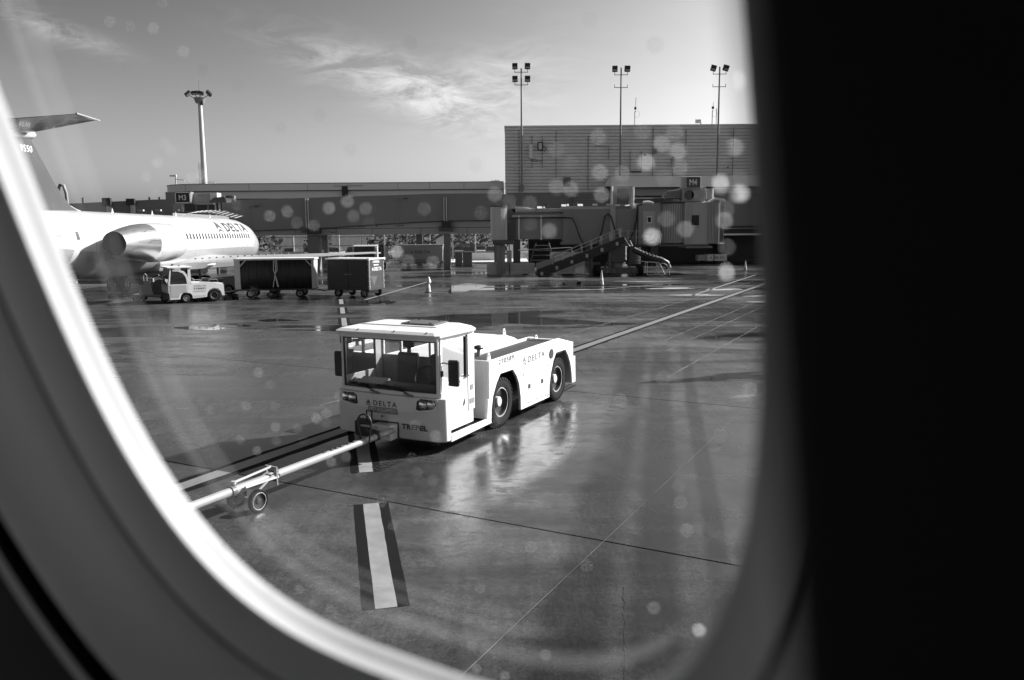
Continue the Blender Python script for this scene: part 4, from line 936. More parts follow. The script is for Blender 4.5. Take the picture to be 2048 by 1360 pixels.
# ------------------------------------------------------------------ terminal buildings
def build_low_terminal():
    T = thing('terminal_building', 'long low terminal building with pale fascia and rounded end', 'building', (0, 90, 0))
    def outline(off):
        pts = [(-.8, -off)]
        pts += [(-34.5, -off)] + [(-34.5 + (5 + off) * math.cos(R(a)), 5 + (5 + off) * math.sin(R(a))) for a in range(-99, -185, -9)] + [(-39.5 - off, 6), (-.8, 6)]
        return pts
    B().prism(outline(.35), 'z', 8.22, 8.95).obj('fascia', 'fascia', T)
    B().prism(outline(.40), 'z', 8.95, 9.02).obj('roof_edge', 'grey_mid', T)
    B().prism(outline(.30), 'z', 8.16, 8.22).obj('shadow_gap', 'black', T)
    B().prism(outline(0), 'z', 7.35, 8.16).obj('upper_wall', 'fascia', T)
    B().prism(outline(-.15), 'z', 3.6, 7.35).obj('wall', 'wall_mid', T)
    B().box(-39, -27, -.16, -.0, 7.30, 7.35).obj('ledge', 'grey_dark', T)
    for k in range(8):
        x = -36.4 + k * 1.35
        B().box(x, x + 1.1, .06, .16, 5.2, 7.1).obj('window', 'window_dark', T)
    B().box(-18.7, -18.05, -.42, -.3, 7.5, 8.6).obj('dark_panel', 'black', T)
    B().box(-19.6, -16.4, -.42, -.36, 8.64, 8.68).obj('cable_tray', 'grey_dark', T)
    for x in (-36, -29, -22.5, -12.5, -9.0, -5.2): B().box(x, x + .03, -.36, -.34, 8.25, 8.94).obj('panel_seam', 'grey_dark', T)
    for x in (-25, -23.5, -21.0, -17.5, -14.0): B().box(x, x + .05, -.05, .02, 6.6, 7.4).obj('downpipe', 'grey_dark', T)
    for x in (-34, -22, -11, -2): B().box(x, x + .7, 3, 3.7, -.03, 3.6).obj('column', 'wall_mid', T)
    B().box(-37.6, -37.5, .9, 1.0, 9.0, 10.0).obj('camera_post', 'grey_light', T); B().box(-38.2, -37.45, .85, 1.05, 9.9, 10.1).obj('camera_head', 'white_plain', T, bevel=.03); B().tube([(-37.5, .9, 9.6), (-36.6, .9, 9.5), (-36.5, .9, 9.0)], .04, 5).obj('bracket', 'grey_light', T)
build_low_terminal()

def build_walkway():
    T = thing('passenger_walkway', 'dark sloping elevated walkway on columns in front of the low terminal', 'walkway', (0, 76, 0))
    top = [(-27.2, 6.60), (-6.6, 7.08), (-.9, 7.06)]; bot = [(-.9, 4.56), (-6.2, 4.56), (-10.5, 4.38), (-18.1, 3.95), (-27.2, 3.70)]
    B().prism(top + bot, 'y', 0, 3).obj('walkway_body', 'wall_dark', T)
    B().prism([(-.9, 4.56), (-.9, 4.50), (-6.2, 4.50), (-10.5, 4.32), (-18.1, 3.89), (-27.2, 3.64), (-27.2, 3.70), (-18.1, 3.95), (-10.5, 4.38), (-6.2, 4.56)], 'y', -.06, 3.06).obj('floor_edge', 'black', T)
    B().prism([(-.9, 4.49), (-6.2, 4.49), (-10.5, 4.31), (-18.1, 3.92), (-.9, 3.92)], 'y', .25, 2.75).obj('floor_beam', 'wall_mid', T)
    B().box(-27.2, -.9, .3, 2.7, 3.30, 3.87).obj('lower_beam', 'wall_mid', T); B().box(-27.2, -.9, .36, 2.6, 3.87, 3.92).obj('shadow_gap', 'black', T)
    for x in (-24, -20.5, -16.6, -13.2, -8.6, -4.2): B().box(x, x + .03, .285, .30, 3.32, 3.86).obj('panel_seam', 'black', T)
    for x, w_ in ((-19.45, 1.05), (-6.45, .62)):
        B().box(x, x + w_, .6, .6 + w_, -.03, 3.3).obj('column', 'wall_dark', T)
        B().box(x - .35, x + w_ + .35, -.15, 1.2, 3.55, 4.05).obj('column_head', 'grey_dark', T, bevel=.02)
        for d in (.05, .27): B().cyl((x + d + .1, -.12, 4.0), (x + d + .1, -.12, 6.75), .055, n=8).obj('tie_rod', 'galv', T)
    B().box(-6.55, -5.7, -.3, .2, 3.9, 4.5).obj('bearing_block', 'black', T); B().box(-19.2, -18.0, -.3, .2, 3.4, 3.9).obj('bearing_block', 'black', T)
    B().prism([(-8.1, 2.45), (-7.9, 2.35), (-6.4, 3.3), (-6.7, 3.4)], 'y', .8, 1.0).obj('brace', 'grey_mid', T)
    for x, h in ((-24.6, 6.0), (-10.6, 6.65)):
        B().tube([(x, -.12, 3.9 + (x > -20) * .4), (x, -.12, h - .2), (x + .1, -.12, h), (x + .7, -.12, h + .05)], .03, 5).obj('lamp_pole', 'grey_mid', T); B().box(x + .5, x + .9, -.2, -.05, h - .04, h + .1).obj('lamp_head', 'grey_dark', T, bevel=.02)
    B().tube([(-11.2, -.12, 6.55), (-10.6, -.12, 6.68)], .03, 5).obj('lamp_arm', 'grey_mid', T)
    B().tube([(-16.6, .26, 3.3 + .8), (-16.6, .22, 3.6), (-16.8, .22, 3.5), (-17.3, .22, 3.62)], .025, 5).obj('cable', 'black', T)
    text('10.11.1', (-14.4, .235, 4.0), (1, 0, .03), (0, 0, 1), 1.7, .16, 'letter_dark', T, bold=.03); text('11010', (-11.0, .235, 4.02), (1, 0, .02), (0, 0, 1), .8, .2, 'letter_dark', T, bold=.03)
    B().box(-1.0, .4, .5, 2.5, 4.4, 7.0).obj('end_cap', 'wall_dark', T)
build_walkway()

def build_tall():
    T = thing('concourse_building', 'tall concourse block clad in horizontal ribbed metal siding', 'building', (0, 88, 0))
    X0, X1 = -.6, 34.0; rows = 20; z0, z1 = 7.62, 14.62; h = (z1 - z0) / rows
    sid = None
    for k in range(rows):
        if sid is None:
            pr = [(0.12, 0), (-.02, .03), (-.06, .10), (-.06, h - .08), (-.02, h - .02), (.12, h)]
            sid = B().prism(pr, 'x', X0, X1).obj('siding_panel', 'siding', T); o = sid
        else:
            o = sid.copy(); col.objects.link(o); o.parent = T
        o.location = (0, 0, z0 + k * h)
    B().box(X0 + .15, X1, .12, 8, 3.0, 14.6).obj('wall', 'wall_mid', T)
    B().box(X0 - .05, X1, -.1, 8, 14.62, 14.78).obj('parapet', 'fascia', T)
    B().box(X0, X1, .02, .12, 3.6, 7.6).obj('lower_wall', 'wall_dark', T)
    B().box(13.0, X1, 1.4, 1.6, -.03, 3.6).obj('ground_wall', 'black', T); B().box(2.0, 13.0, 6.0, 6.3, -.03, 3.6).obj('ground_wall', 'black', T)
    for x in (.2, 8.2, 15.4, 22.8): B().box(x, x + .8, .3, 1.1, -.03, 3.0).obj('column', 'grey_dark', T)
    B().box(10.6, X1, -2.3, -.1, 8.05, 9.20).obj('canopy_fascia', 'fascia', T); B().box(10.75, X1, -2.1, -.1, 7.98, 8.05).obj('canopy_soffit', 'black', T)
    B().box(10.9, X1, -1.3, -.1, 7.2, 7.98).obj('canopy_back', 'wall_mid', T)
    B().prism([(10.1, 8.4), (10.6, 9.2), (10.6, 8.05), (10.1, 8.0)], 'y', -1.9, -.1).obj('canopy_end', 'fascia', T)
    B().box(6.8, 10.2, -.35, -.07, 5.9, 7.6).obj('louvre', 'grey_mid', T)
    for k in range(8): B().box(6.8, 10.2, -.38, -.35, 5.95 + k * .2, 6.0 + k * .2).obj('louvre_slat', 'grey_dark', T)
    for x, a, b in ((.9, 7.7, 14.3), (4.9, 9.2, 14.2), (8.35, 7.9, 13.6), (15.35, 8.9, 14.5), (18.9, 12.0, 14.3), (2.3, 10.3, 13.7), (3.4, 10.3, 13.7), (12.9, 9.6, 12.0), (14.1, 9.8, 12.0)):
        B().box(x, x + .045, -.11, -.06, a, b).obj('conduit', 'grey_dark', T)
    B().box(2.0, 2.4, -.25, -.06, 11.35, 12.8).obj('antenna_panel', 'fascia', T, bevel=.02)
    B().box(2.9, 3.5, -.45, -.2, 12.1, 13.0).obj('floodlight', 'black', T, bevel=.03); B().box(3.02, 3.38, -.47, -.44, 12.22, 12.88).obj('floodlight_glass', 'offwhite', T)
    B().tube([(3.5, -.15, 12.6), (3.9, -.15, 12.3), (3.6, -.15, 12.0)], .03, 5).obj('cable', 'black', T); B().tube([(2.0, -.15, 11.3), (2.2, -.15, 11.1), (2.6, -.15, 11.25), (2.9, -.15, 11.1)], .025, 5).obj('cable', 'black', T)
    B().box(2.3, 3.45, -.14, -.06, 11.0, 11.05).obj('cross_bar', 'grey_dark', T)
    B().box(15.3, 15.75, -.3, -.06, 11.7, 12.2).obj('wall_box', 'grey_mid', T, bevel=.02); B().box(12.9, 14.15, -.14, -.06, 9.75, 9.9).obj('cross_bar', 'grey_dark', T)
    B().cyl((14.5, -.2, 11.6), (14.5, -.06, 11.6), .14).obj('wall_lamp', 'grey_dark', T); B().cyl((23.5, -.2, 10.2), (23.5, -.06, 10.2), .08).obj('wall_lamp', 'black', T)
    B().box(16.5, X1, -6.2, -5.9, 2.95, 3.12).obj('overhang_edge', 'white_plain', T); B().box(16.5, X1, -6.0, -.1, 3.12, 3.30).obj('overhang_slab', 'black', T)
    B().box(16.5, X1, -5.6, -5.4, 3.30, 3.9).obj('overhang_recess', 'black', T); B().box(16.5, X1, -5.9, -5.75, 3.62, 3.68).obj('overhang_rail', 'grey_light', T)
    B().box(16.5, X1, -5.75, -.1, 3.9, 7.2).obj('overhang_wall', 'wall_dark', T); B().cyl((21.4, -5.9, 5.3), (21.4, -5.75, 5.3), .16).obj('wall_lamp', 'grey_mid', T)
    B().cyl((22.4, 1.0, 14.7), (22.4, 1.0, 16.6), .04, n=6).obj('roof_post', 'grey_mid', T)
    B().box(5.7, 6.5, -.12, -.06, 8.3, 9.3).obj('vent_grille', 'grey_mid', T, bevel=.02)
    for k in range(5): B().box(5.75, 6.45, -.14, -.12, 8.4 + k * .17, 8.46 + k * .17).obj('grille_slat', 'grey_dark', T)
    B().tube([(9.2, -.12, 13.4), (9.2, -.12, 12.6), (10.6, -.12, 12.5), (10.6, -.12, 11.2)], .03, 5).obj('conduit', 'grey_dark', T); B().box(17.4, 17.7, -.2, -.06, 10.3, 11.4).obj('junction_box', 'grey_mid', T, bevel=.02)
    B().tube([(17.55, -.12, 10.3), (17.55, -.12, 9.3)], .03, 5).obj('conduit', 'grey_dark', T); B().box(24.0, 24.04, -.12, -.06, 9.3, 14.4).obj('conduit', 'grey_dark', T)
    # roof antennas
    def ant(x, top, label_extra):
        B().cyl((x, .8, 14.7), (x, .8, 16.3), .045, n=6).obj('antenna_post', 'grey_mid', T); B().cyl((x + .05, .8, 16.2), (x + .1, .8, top), .025, n=5).obj('antenna_whip', 'grey_mid', T)
        B().tube([(x + .28 * math.cos(R(a)) + .25, .8, 16.0 + .35 * math.sin(R(a))) for a in range(0, 360, 30)], .012, 4, True).obj('antenna_ring', 'grey_mid', T); B().box(x - .06, x + .16, .72, .88, 16.5, 16.75).obj('antenna_joint', 'black', T)
    ant(13.5, 17.8, ''); ant(21.9, 17.2, '')
    B().box(20.1, 20.7, .8, .95, 15.0, 15.4).obj('dish_panel', 'grey_light', T); B().cyl((20.7, .85, 14.7), (20.7, .85, 15.1), .05, n=6).obj('dish_post', 'black', T)
build_tall()

def build_left_wall():
    T = thing('far_building', 'dark low building beyond the airliner tail with two pale vents', 'building', (0, 105, 0))
    B().prism([(-64, -.03), (-64, 7.3), (-46.4, 8.0), (-40, 8.05), (-40, -.03)], 'y', 0, 8).obj('wall', 'wall_dark', T)
    for x, dz in ((-52.3, 0), (-49.2, .12)):
        B().box(x - .1, x + .35, -.4, 0, 5.6, 7.2 + dz).obj('vent_panel', 'offwhite', T); B().box(x - .6, x + .5, -.5, -.05, 7.2 + dz, 8.25 - dz).obj('vent_hood', 'black', T, bevel=.03)
    for x in (-56.0, -47.3, -46.0): B().box(x, x + .25, .5, .7, 7.6, 8.35).obj('roof_stub', 'grey_dark', T)
    P = thing('vent_pipe', 'tall dark pipe bent over at the top beside the airliner fin', 'pipe', (-44.3, 80, 0))
    B().tube([(0.62, 0, 0), (.35, 0, 7.6), (.15, 0, 8.35), (-.15, 0, 8.45), (-.35, 0, 8.1), (-.5, 0, 4)], .16, 8).obj('pipe', 'grey_mid', P, smooth=50); B().tube([(-.3, 0, 8.0), (-.9, 0, 8.1), (-.9, 0, 7.7), (-.4, 0, 7.6)], .07, 6).obj('side_loop', 'grey_mid', P)
build_left_wall()

# ------------------------------------------------------------------ jet bridge M4
def build_bridge():
    T = thing('jet_bridge', 'long grey jet bridge with gate sign M4 standing on a wheeled column', 'jet bridge', (0, 65, 0))
    B().lathe([(.66, 2.75), (.68, 2.8), (.66, 2.85)] and [(.62, 2.8), (.64, 2.82), (.64, 5.45), (.62, 5.47)], (-.98, 0, 0), 'z', 40).obj('rotunda', 'wall_mid', T, smooth=50)
    for k in range(22):
        a = R(180 + k * 8.2); B().cyl((-.98 + .65 * math.cos(a), .65 * math.sin(a), 2.82), (-.98 + .65 * math.cos(a), .65 * math.sin(a), 5.45), .022, n=5).obj('rotunda_rib', 'fascia', T)
    B().lathe([(.74, 5.47), (.74, 5.55), (.02, 5.6)], (-.98, 0, 0), 'z', 32).obj('rotunda_cap', 'black', T); B().cyl((-.85, 0, -.03), (-.85, 0, 2.8), .34, n=20).obj('rotunda_column', 'grey_mid', T, smooth=40)
    B().box(-1.5, .2, -.8, .8, 2.45, 2.8).obj('rotunda_collar', 'grey_dark', T, bevel=.05)
    B().box(-.2, 6.4, .05, 2.0, 2.85, 4.75).obj('inner_tunnel', 'bridge_skin', T); B().box(-.35, .35, -.1, 2.1, 2.7, 5.3).obj('tunnel_frame', 'grey_dark', T)
    B().box(.1, 5.6, -.1, 2.15, 5.02, 5.28).obj('roof_beam', 'bridge_light', T, bevel=.03); B().box(.1, 5.2, -.12, 2.15, 4.62, 4.80).obj('lower_roof_beam', 'bridge_light', T, bevel=.03)
    B().box(4.2, 10.0, -.35, 2.4, 2.52, 5.22).obj('outer_tunnel', 'bridge_skin', T)
    for k in range(26):
        x = 4.3 + k * .22
        B().box(x, x + .07, -.385, -.35, 2.6, 5.1).obj('tunnel_rib', 'bridge_skin', T)
    B().box(4.1, 8.1, -.42, 2.45, 5.18, 5.42).obj('outer_roof_beam', 'bridge_light', T, bevel=.03); B().box(4.1, 10.1, -.45, 2.4, 2.40, 2.54).obj('floor_beam', 'grey_mid', T)
    B().box(7.95, 8.35, -.5, 2.5, 2.4, 5.5).obj('tunnel_frame', 'bridge_light', T, bevel=.02)
    for x in (.62, 2.42): B().cyl((x, -.12, 2.8), (x, -.12, 4.75), .06, n=14).obj('white_post', 'white_plain', T, smooth=50)
    for x in (.2, 2.2, 4.1): B().box(x, x + 1.9, -.05, .0, 2.70, 2.76).obj('cable_tray', 'black', T)
    for x, z, w_ in ((2.1, 5.30, .42), (2.6, 5.32, .12), (4.05, 5.44, .42), (4.5, 5.47, .14), (5.35, 5.46, .42), (6.55, 5.48, .40), (7.65, 5.48, .36)):
        B().loft([[(xx, -.40, z), (xx, -.14, z + .17), (xx, -.05, z + .17), (xx, -.05, z)] for xx in (x, x + w_)]).obj('roof_light', 'white_plain', T)
    B().tube([(2.65, -.1, 5.3), (2.75, -.1, 5.6), (2.95, -.1, 5.62), (3.05, -.1, 5.3)], .05, 6).obj('roof_cable', 'black', T); B().tube([(4.95, 0, 5.4), (5.0, 0, 5.75), (5.3, 0, 5.78), (5.4, 0, 5.4)], .045, 6).obj('roof_cable', 'black', T)
    B().prism([(.2, 5.28), (.3, 5.46), (1.3, 5.42), (1.7, 5.28)], 'y', .1, 1.9).obj('cable_cover', 'grey_light', T, bevel=.05)
    # cables hanging in loops
    for pts, r_ in (([(-.3, -.7, 2.3), (-.2, -.7, 4.5), (.2, -.7, 4.55), (4.2, -.55, 4.55), (4.9, -.6, 4.5), (5.2, -.6, 3.9), (5.5, -.6, 3.0), (5.9, -.6, 2.3)], .055),
                    ([(6.9, -.6, 2.4), (7.3, -.6, 3.6), (7.5, -.6, 4.6), (7.75, -.6, 4.82), (8.0, -.6, 4.6), (8.3, -.6, 3.6), (8.8, -.6, 2.6), (9.2, -.6, 2.3)], .06),
                    ([(10.5, -.6, 5.55), (10.1, -.6, 5.4), (10.05, -.6, 4.4), (9.85, -.6, 3.4), (9.4, -.6, 2.5)], .06), ([(10.12, -.7, 5.3), (10.12, -.7, 2.4)], .05)):
        B().tube(pts, r_, 6).obj('hanging_cable', 'hose', T, smooth=60)
    for pts in ([(5.2, -.1, 4.6), (5.6, -.1, 4.2), (5.9, -.1, 3.2), (6.2, -.1, 2.6)],): B().tube(pts, .04, 6).obj('thin_cable', 'grey_mid', T)
    # vestibule over the tunnel, cab and hood
    for x in (8.05, 9.75): B().cyl((x, -.5, 5.55), (x, -.5, 7.0 - .1 * (x > 9)), .09, n=14).obj('vestibule_post', 'white_plain', T, smooth=50)
    B().box(8.2, 9.75, -.3, 1.4, 5.4, 7.0).obj('vestibule', 'wall_mid', T); B().box(8.5, 9.4, -.34, -.3, 5.6, 6.8).obj('vestibule_window', 'dark_glass', T); B().box(7.55, 8.1, -.3, .4, 6.4, 7.0).obj('vestibule_duct', 'black', T)
    for x in (8.3, 9.1): B().loft([[(xx, -.62, 5.42), (xx, -.36, 5.58), (xx, -.31, 5.58), (xx, -.31, 5.42)] for xx in (x, x + .4)]).obj('roof_light', 'white_plain', T)
    B().box(10.0, 11.95, -.6, 2.6, 2.38, 5.62).obj('service_box', 'bridge_skin', T, bevel=.02)
    B().box(10.55, 11.5, -.63, -.6, 2.6, 5.0).obj('service_door', 'bridge_light', T); B().box(10.85, 11.25, -.66, -.63, 4.05, 4.6).obj('door_window', 'white_plain', T); B().box(10.92, 11.18, -.68, -.66, 4.13, 4.52).obj('door_pane', 'window_dark', T)
    B().box(10.65, 11.4, -.67, -.635, 2.75, 3.1).obj('notice', 'white_plain', T)
    B().lathe([(1.9, 2.45), (1.9, 5.6), (.02, 5.65)], (13.2, 1.1, 0), 'z', 40).obj('cab_rotunda', 'bridge_skin', T, smooth=40)
    for k in range(26):
        a = R(200 + k * 5.4); c_, s_ = math.cos(a), math.sin(a)
        B().cyl((13.2 + 1.92 * c_, 1.1 + 1.92 * s_, 2.5), (13.2 + 1.92 * c_, 1.1 + 1.92 * s_, 5.55), .045, n=5).obj('cab_rib', 'bridge_light', T)
    B().box(12.0, 14.6, -.85, 2.6, 5.60, 5.72).obj('cab_roof', 'black', T); B().box(13.8, 15.7, -.95, 2.5, 2.35, 5.66).obj('cab_body', 'bridge_light', T, bevel=.02)
    B().box(14.05, 14.45, -.98, -.95, 2.4, 5.6).obj('cab_panel', 'wall_mid', T)
    B().box(14.35, 14.95, -.985, -.95, 3.85, 4.65).obj('cab_window', 'window_dark', T, bevel=.01); B().box(14.95, 15.0, -1.0, -.95, 3.6, 4.7).obj('window_frame', 'grey_light', T)
    B().box(9.5, 15.8, -.9, 2.5, 2.2, 2.38).obj('cab_floor', 'grey_dark', T); B().box(14.0, 16.1, -.8, 2.3, 2.05, 2.2).obj('bumper_frame', 'grey_mid', T)
    # bellows hood
    prof = [(15.6, 5.5), (15.8, 5.75), (16.3, 5.95), (16.75, 5.78)]
    for k in range(8):
        x = 15.62 + k * .115; zt = 5.5 + .45 * math.sin(min(1, k / 6) * math.pi / 2)
        B().box(x, x + .085, -1.0 - .02 * (k % 2), 2.4, 2.45, zt).obj('bellows_fold', 'bridge_light' if k % 2 else 'wall_mid', T, bevel=.02)
    B().prism([(16.5, 2.42), (16.5, 5.6), (16.62, 5.95), (16.7, 5.9), (16.58, 5.5), (16.58, 2.42)], 'y', -1.08, -.95).obj('hood_edge', 'white_plain', T)
    B().box(16.58, 16.95, -1.0, 2.4, 2.5, 5.6).obj('hood_front', 'grey_dark', T, bevel=.04); B().prism([(15.6, 5.70), (16.2, 6.02), (16.9, 5.92), (17.05, 5.7), (16.9, 5.72), (16.2, 5.86), (15.7, 5.6)], 'y', -1.05, 2.4).obj('hood_top', 'white_plain', T)
    B().box(16.5, 17.0, -1.05, 2.3, 2.36, 2.44).obj('hood_sill', 'white_plain', T)
    # sign, air conditioner
    sg = B().box(13.55, 15.05, -.9, -.3, 6.75, 7.68).obj('gate_sign', 'grey_light', T, bevel=.05); B().box(13.92, 14.98, -.93, -.9, 6.82, 7.62).obj('sign_face', 'grey_dark', sg)
    text('M4', (14.12, -.945, 7.0), (1, 0, 0), (0, 0, 1), .62, .46, 'letter_white', sg, bold=.025)
    B().box(13.7, 15.5, -.6, 1.2, 5.72, 6.9).obj('air_conditioner', 'wall_mid', T, bevel=.03); B().cyl((14.2, -.66, 6.25), (14.2, -.6, 6.25), .38, n=20).obj('fan', 'grey_dark', T)
    B().box(14.4, 14.9, -.66, -.6, 6.0, 6.6).obj('grille', 'grey_light', T); B().prism([(12.2, 6.2), (12.6, 6.6), (13.7, 6.75), (13.7, 6.0), (12.5, 5.95)], 'y', -.2, .8).obj('air_duct', 'grey_mid', T, bevel=.1)
    B().cyl((15.95, 0, 5.8), (15.95, 0, 6.75), .34, n=20).obj('exhaust_stack', 'grey_mid', T, smooth=40); B().box(15.55, 15.62, -.7, -.6, 5.9, 6.5).obj('roof_post', 'white_plain', T)
    B().tube([(9.9, -.4, 6.05), (13.7, -.4, 6.05)], .03, 5).obj('roof_rail', 'galv', T); B().tube([(10.55, -.55, 5.7), (11.0, -.55, 5.72), (11.4, -.55, 5.62)], .11, 8).obj('roof_hose', 'white_plain', T, smooth=60)
    # wheeled column
    B().box(7.7, 8.9, -2.6, -1.2, 1.0, 2.4).obj('lift_column', 'grey_dark', T, bevel=.05); B().cyl((8.3, -1.9, .5), (8.3, -1.9, 1.1), .5, n=20).obj('swivel', 'grey_mid', T)
    B().box(6.9, 9.8, -3.4, -2.2, .18, .62).obj('axle_beam', 'grey_dark', T, bevel=.04)
    for k, ch in enumerate('FRONT'): text(ch, (7.35 + k * .5, -3.42, .24), (1, 0, 0), (0, 0, 1), .22, .27, 'letter_faint', T)
    for x in (6.65, 9.95):
        wh = wheel(T, (x, -3.0, .45), .45, .5, .24, 1, lugs=0, mats=('rubber', 'black', 'grey_dark')); wh.rotation_euler = (0, 0, -math.pi / 2)
    for x in (7.3, 9.4): B().tube([(x, -2.0, .5), (8.3, -1.9, 2.2)], .08, 6).obj('strut', 'grey_mid', T)
    B().cyl((9.6, -2.2, .9), (9.6, -2.2, 2.2), .55, n=18).obj('cable_basket', 'grey_dark', T)
    # platform rail
    for z in (2.95, 3.45): B().tube([(8.6, -1.5, z), (11.8, -1.5, z)], .02, 5).obj('platform_rail', 'galv', T)
    for k in range(6): B().cyl((8.6 + k * .64, -1.5, 2.4), (8.6 + k * .64, -1.5, 3.45), .02, n=5).obj('rail_post', 'galv', T)
    B().box(8.5, 11.9, -1.6, -.6, 2.28, 2.38).obj('platform', 'grey_dark', T)
build_bridge()

def build_chute():
    T = thing('baggage_chute', 'black sloping baggage chute with hand rails below the jet bridge', 'chute', (0, 61.6, 0))
    a, b = Vector((2.1, 0, .30)), Vector((8.9, 0, 2.95)); d = (b - a)
    B().prism([(2.0, .05), (1.95, .55), (8.6, 3.0), (8.95, 2.75), (8.2, 2.15), (3.2, .28)], 'y', 0, 1.0).obj('chute_body', 'black', T, bevel=.02)
    B().prism([(1.95, .55), (1.9, 1.05), (3.3, 1.45), (3.3, 1.05)], 'y', -.02, .03).obj('end_panel', 'grey_mid', T)
    for y in (-.02, 1.0):
        for off in (.35, .62): B().tube([a + Vector((.9, y, off + .55)), b + Vector((-.4, y, off + .1))], .022, 5).obj('hand_rail', 'galv', T)
        for k in range(8):
            p = a + d * (.16 + k * .11); B().cyl(p + Vector((0, y, .2)), p + Vector((0, y, .90)), .018, n=5).obj('rail_post', 'galv', T)
    for k in range(6):
        p = a + d * (.03 + k * .17); B().box(p.x - .06, p.x + .14, -.05, .0, p.z - .28, p.z - .02).obj('bracket', 'grey_light', T)
    B().tube([(8.7, -.04, 2.9), (9.1, -.04, 2.3), (9.3, -.04, 2.3), (9.1, -.04, 2.75)], .04, 5).obj('landing_frame', 'white_plain', T)
    for y in (0.1, .9): B().cyl((2.3, y - .06, .16), (2.3, y + .06, .16), .16, n=14).obj('wheel', 'rubber', T)
    for y in (.2, .8): B().cyl((6.2, y, -.0), (6.2, y, 1.5), .05, n=8).obj('support_leg', 'grey_dark', T)
    for y in (.2, .8): B().cyl((7.6, y, -.0), (7.6, y, 2.0), .05, n=8).obj('support_leg', 'grey_dark', T)
build_chute()
def build_hose_cart():
    T = thing('hose_cart', 'wheeled tube-frame cart holding a fat grey air hose by the jet bridge', 'hose cart', (10.3, 60.6, 0))
    fr = B()
    for y in (0, .9):
        for pts in ([(0, y, .12), (0, y, 1.1), (-.7, y, 1.2)], [(0, y, .12), (1.7, y, .12), (1.7, y, 1.0)], [(0, y, 1.1), (.9, y, 1.05)], [(.8, y, .12), (.9, y, 1.05)]): B().tube(pts, .035, 5).obj('frame_tube', 'galv', T)
    for q in ((.8, 1.2),):
        B().tube([(1.15 + .45 * math.cos(R(t)), -.02, .55 + .45 * math.sin(R(t))) for t in range(0, 360, 20)], .03, 5, True).obj('reel_hoop', 'galv', T)
        B().tube([(.75, -.02, .4), (1.55, -.02, .72)], .025, 5).obj('reel_spoke', 'galv', T); B().tube([(.95, -.02, .95), (1.35, -.02, .15)], .025, 5).obj('reel_spoke', 'galv', T)
    for x in (.05, 1.65):
        for y in (.05, .85): B().cyl((x, y - .05, .11), (x, y + .05, .11), .11, n=12).obj('caster', 'rubber', T)
    B().tube([(-1.0, .4, 2.05), (-.4, .4, 1.75), (.3, .4, 1.45), (1.1, .4, 1.25), (1.55, .4, 1.0), (1.72, .4, .6)], .22, 14).obj('air_hose', 'hose', T, smooth=60)
    for k in range(9):
        t = k / 8; B().cyl((-.9 + 2.1 * t, .4, 2.0 - .8 * t), (-.87 + 2.1 * t, .4, 1.99 - .8 * t), .232, n=14).obj('hose_ring', 'grey_dark', T)
build_hose_cart()
def barrier():
    T = thing('concrete_barrier', 'low precast concrete barrier in front of the jet bridge rotunda', 'barrier', (-2.0, 65.3, 0))
    B().prism([(-.3, 0), (-.3, .08), (-.17, .30), (-.11, .92), (.11, .92), (.17, .30), (.3, .08), (.3, 0)], 'x', 0, 3.9).obj('barrier_body', 'precast', T, bevel=.02)
    for x in (.9, 2.9): B().box(x, x + .42, -.31, -.25, -.0, .07).obj('lifting_slot', 'black', T)
    for x in (.5, 1.9, 3.4): B().cyl((x, -.26, .18), (x, -.2, .19), .03, n=8).obj('bolt', 'black', T)
barrier()
def white_box():
    T = thing('equipment_box', 'pale equipment cabinet behind the sloping baggage chute', 'cabinet', (3.1, 63.2, 0))
    B().box(0, 2.7, 0, 1.1, .12, 1.85).obj('cabinet_body', 'fascia', T, bevel=.03); B().box(2.7, 3.9, .1, 1.0, .12, 1.0).obj('side_cabinet', 'grey_mid', T, bevel=.02)
    B().box(-.02, 2.72, -.02, 1.12, 1.85, 1.92).obj('lid', 'grey_dark', T, bevel=.02); B().tube([(.2, -.03, .3), (.2, -.03, 1.6), (.45, -.03, 1.75)], .03, 6).obj('pipe', 'grey_mid', T)
    B().box(.1, 2.6, .1, 1.0, -.0, .12).obj('plinth', 'black', T)
    for x in (.9, 1.8): B().box(x, x + .015, -.006, .0, .2, 1.8).obj('door_seam', 'grey_dark', T)
white_box()
def rotunda_clutter():
    T = thing('electrical_post', 'post with pale switch box beside the rotunda column', 'electrical post', (-.35, 65.0, 0))
    B().box(.0, .38, -.1, .1, .95, 1.95).obj('switch_box', 'grey_light', T, bevel=.02); B().cyl((.19, 0, 0), (.19, 0, .95), .05).obj('post', 'grey_dark', T); B().cyl((.19, .12, .9), (.19, .12, 2.6), .04).obj('conduit', 'grey_dark', T)
    S = thing('boarding_stair', 'dark trestle stair under the jet bridge tunnel', 'stair', (1.2, 68, 0))
    for k in range(5): B().box(.3 + k * .12, 2.6 - k * .12, .1, .9, .55 + k * .42, .62 + k * .42).obj('step', 'grey_dark', S)
    for x0, x1 in ((.2, .9), (2.7, 2.0)):
        for y in (.1, .9): B().tube([(x0, y, 0), (x1, y, 2.5)], .05, 6).obj('trestle_leg', 'grey_dark', S)
    B().tube([(-.6, .1, 1.9), (3.9, .1, 2.1)], .04, 6).obj('hand_rail', 'galv', S)
rotunda_clutter()

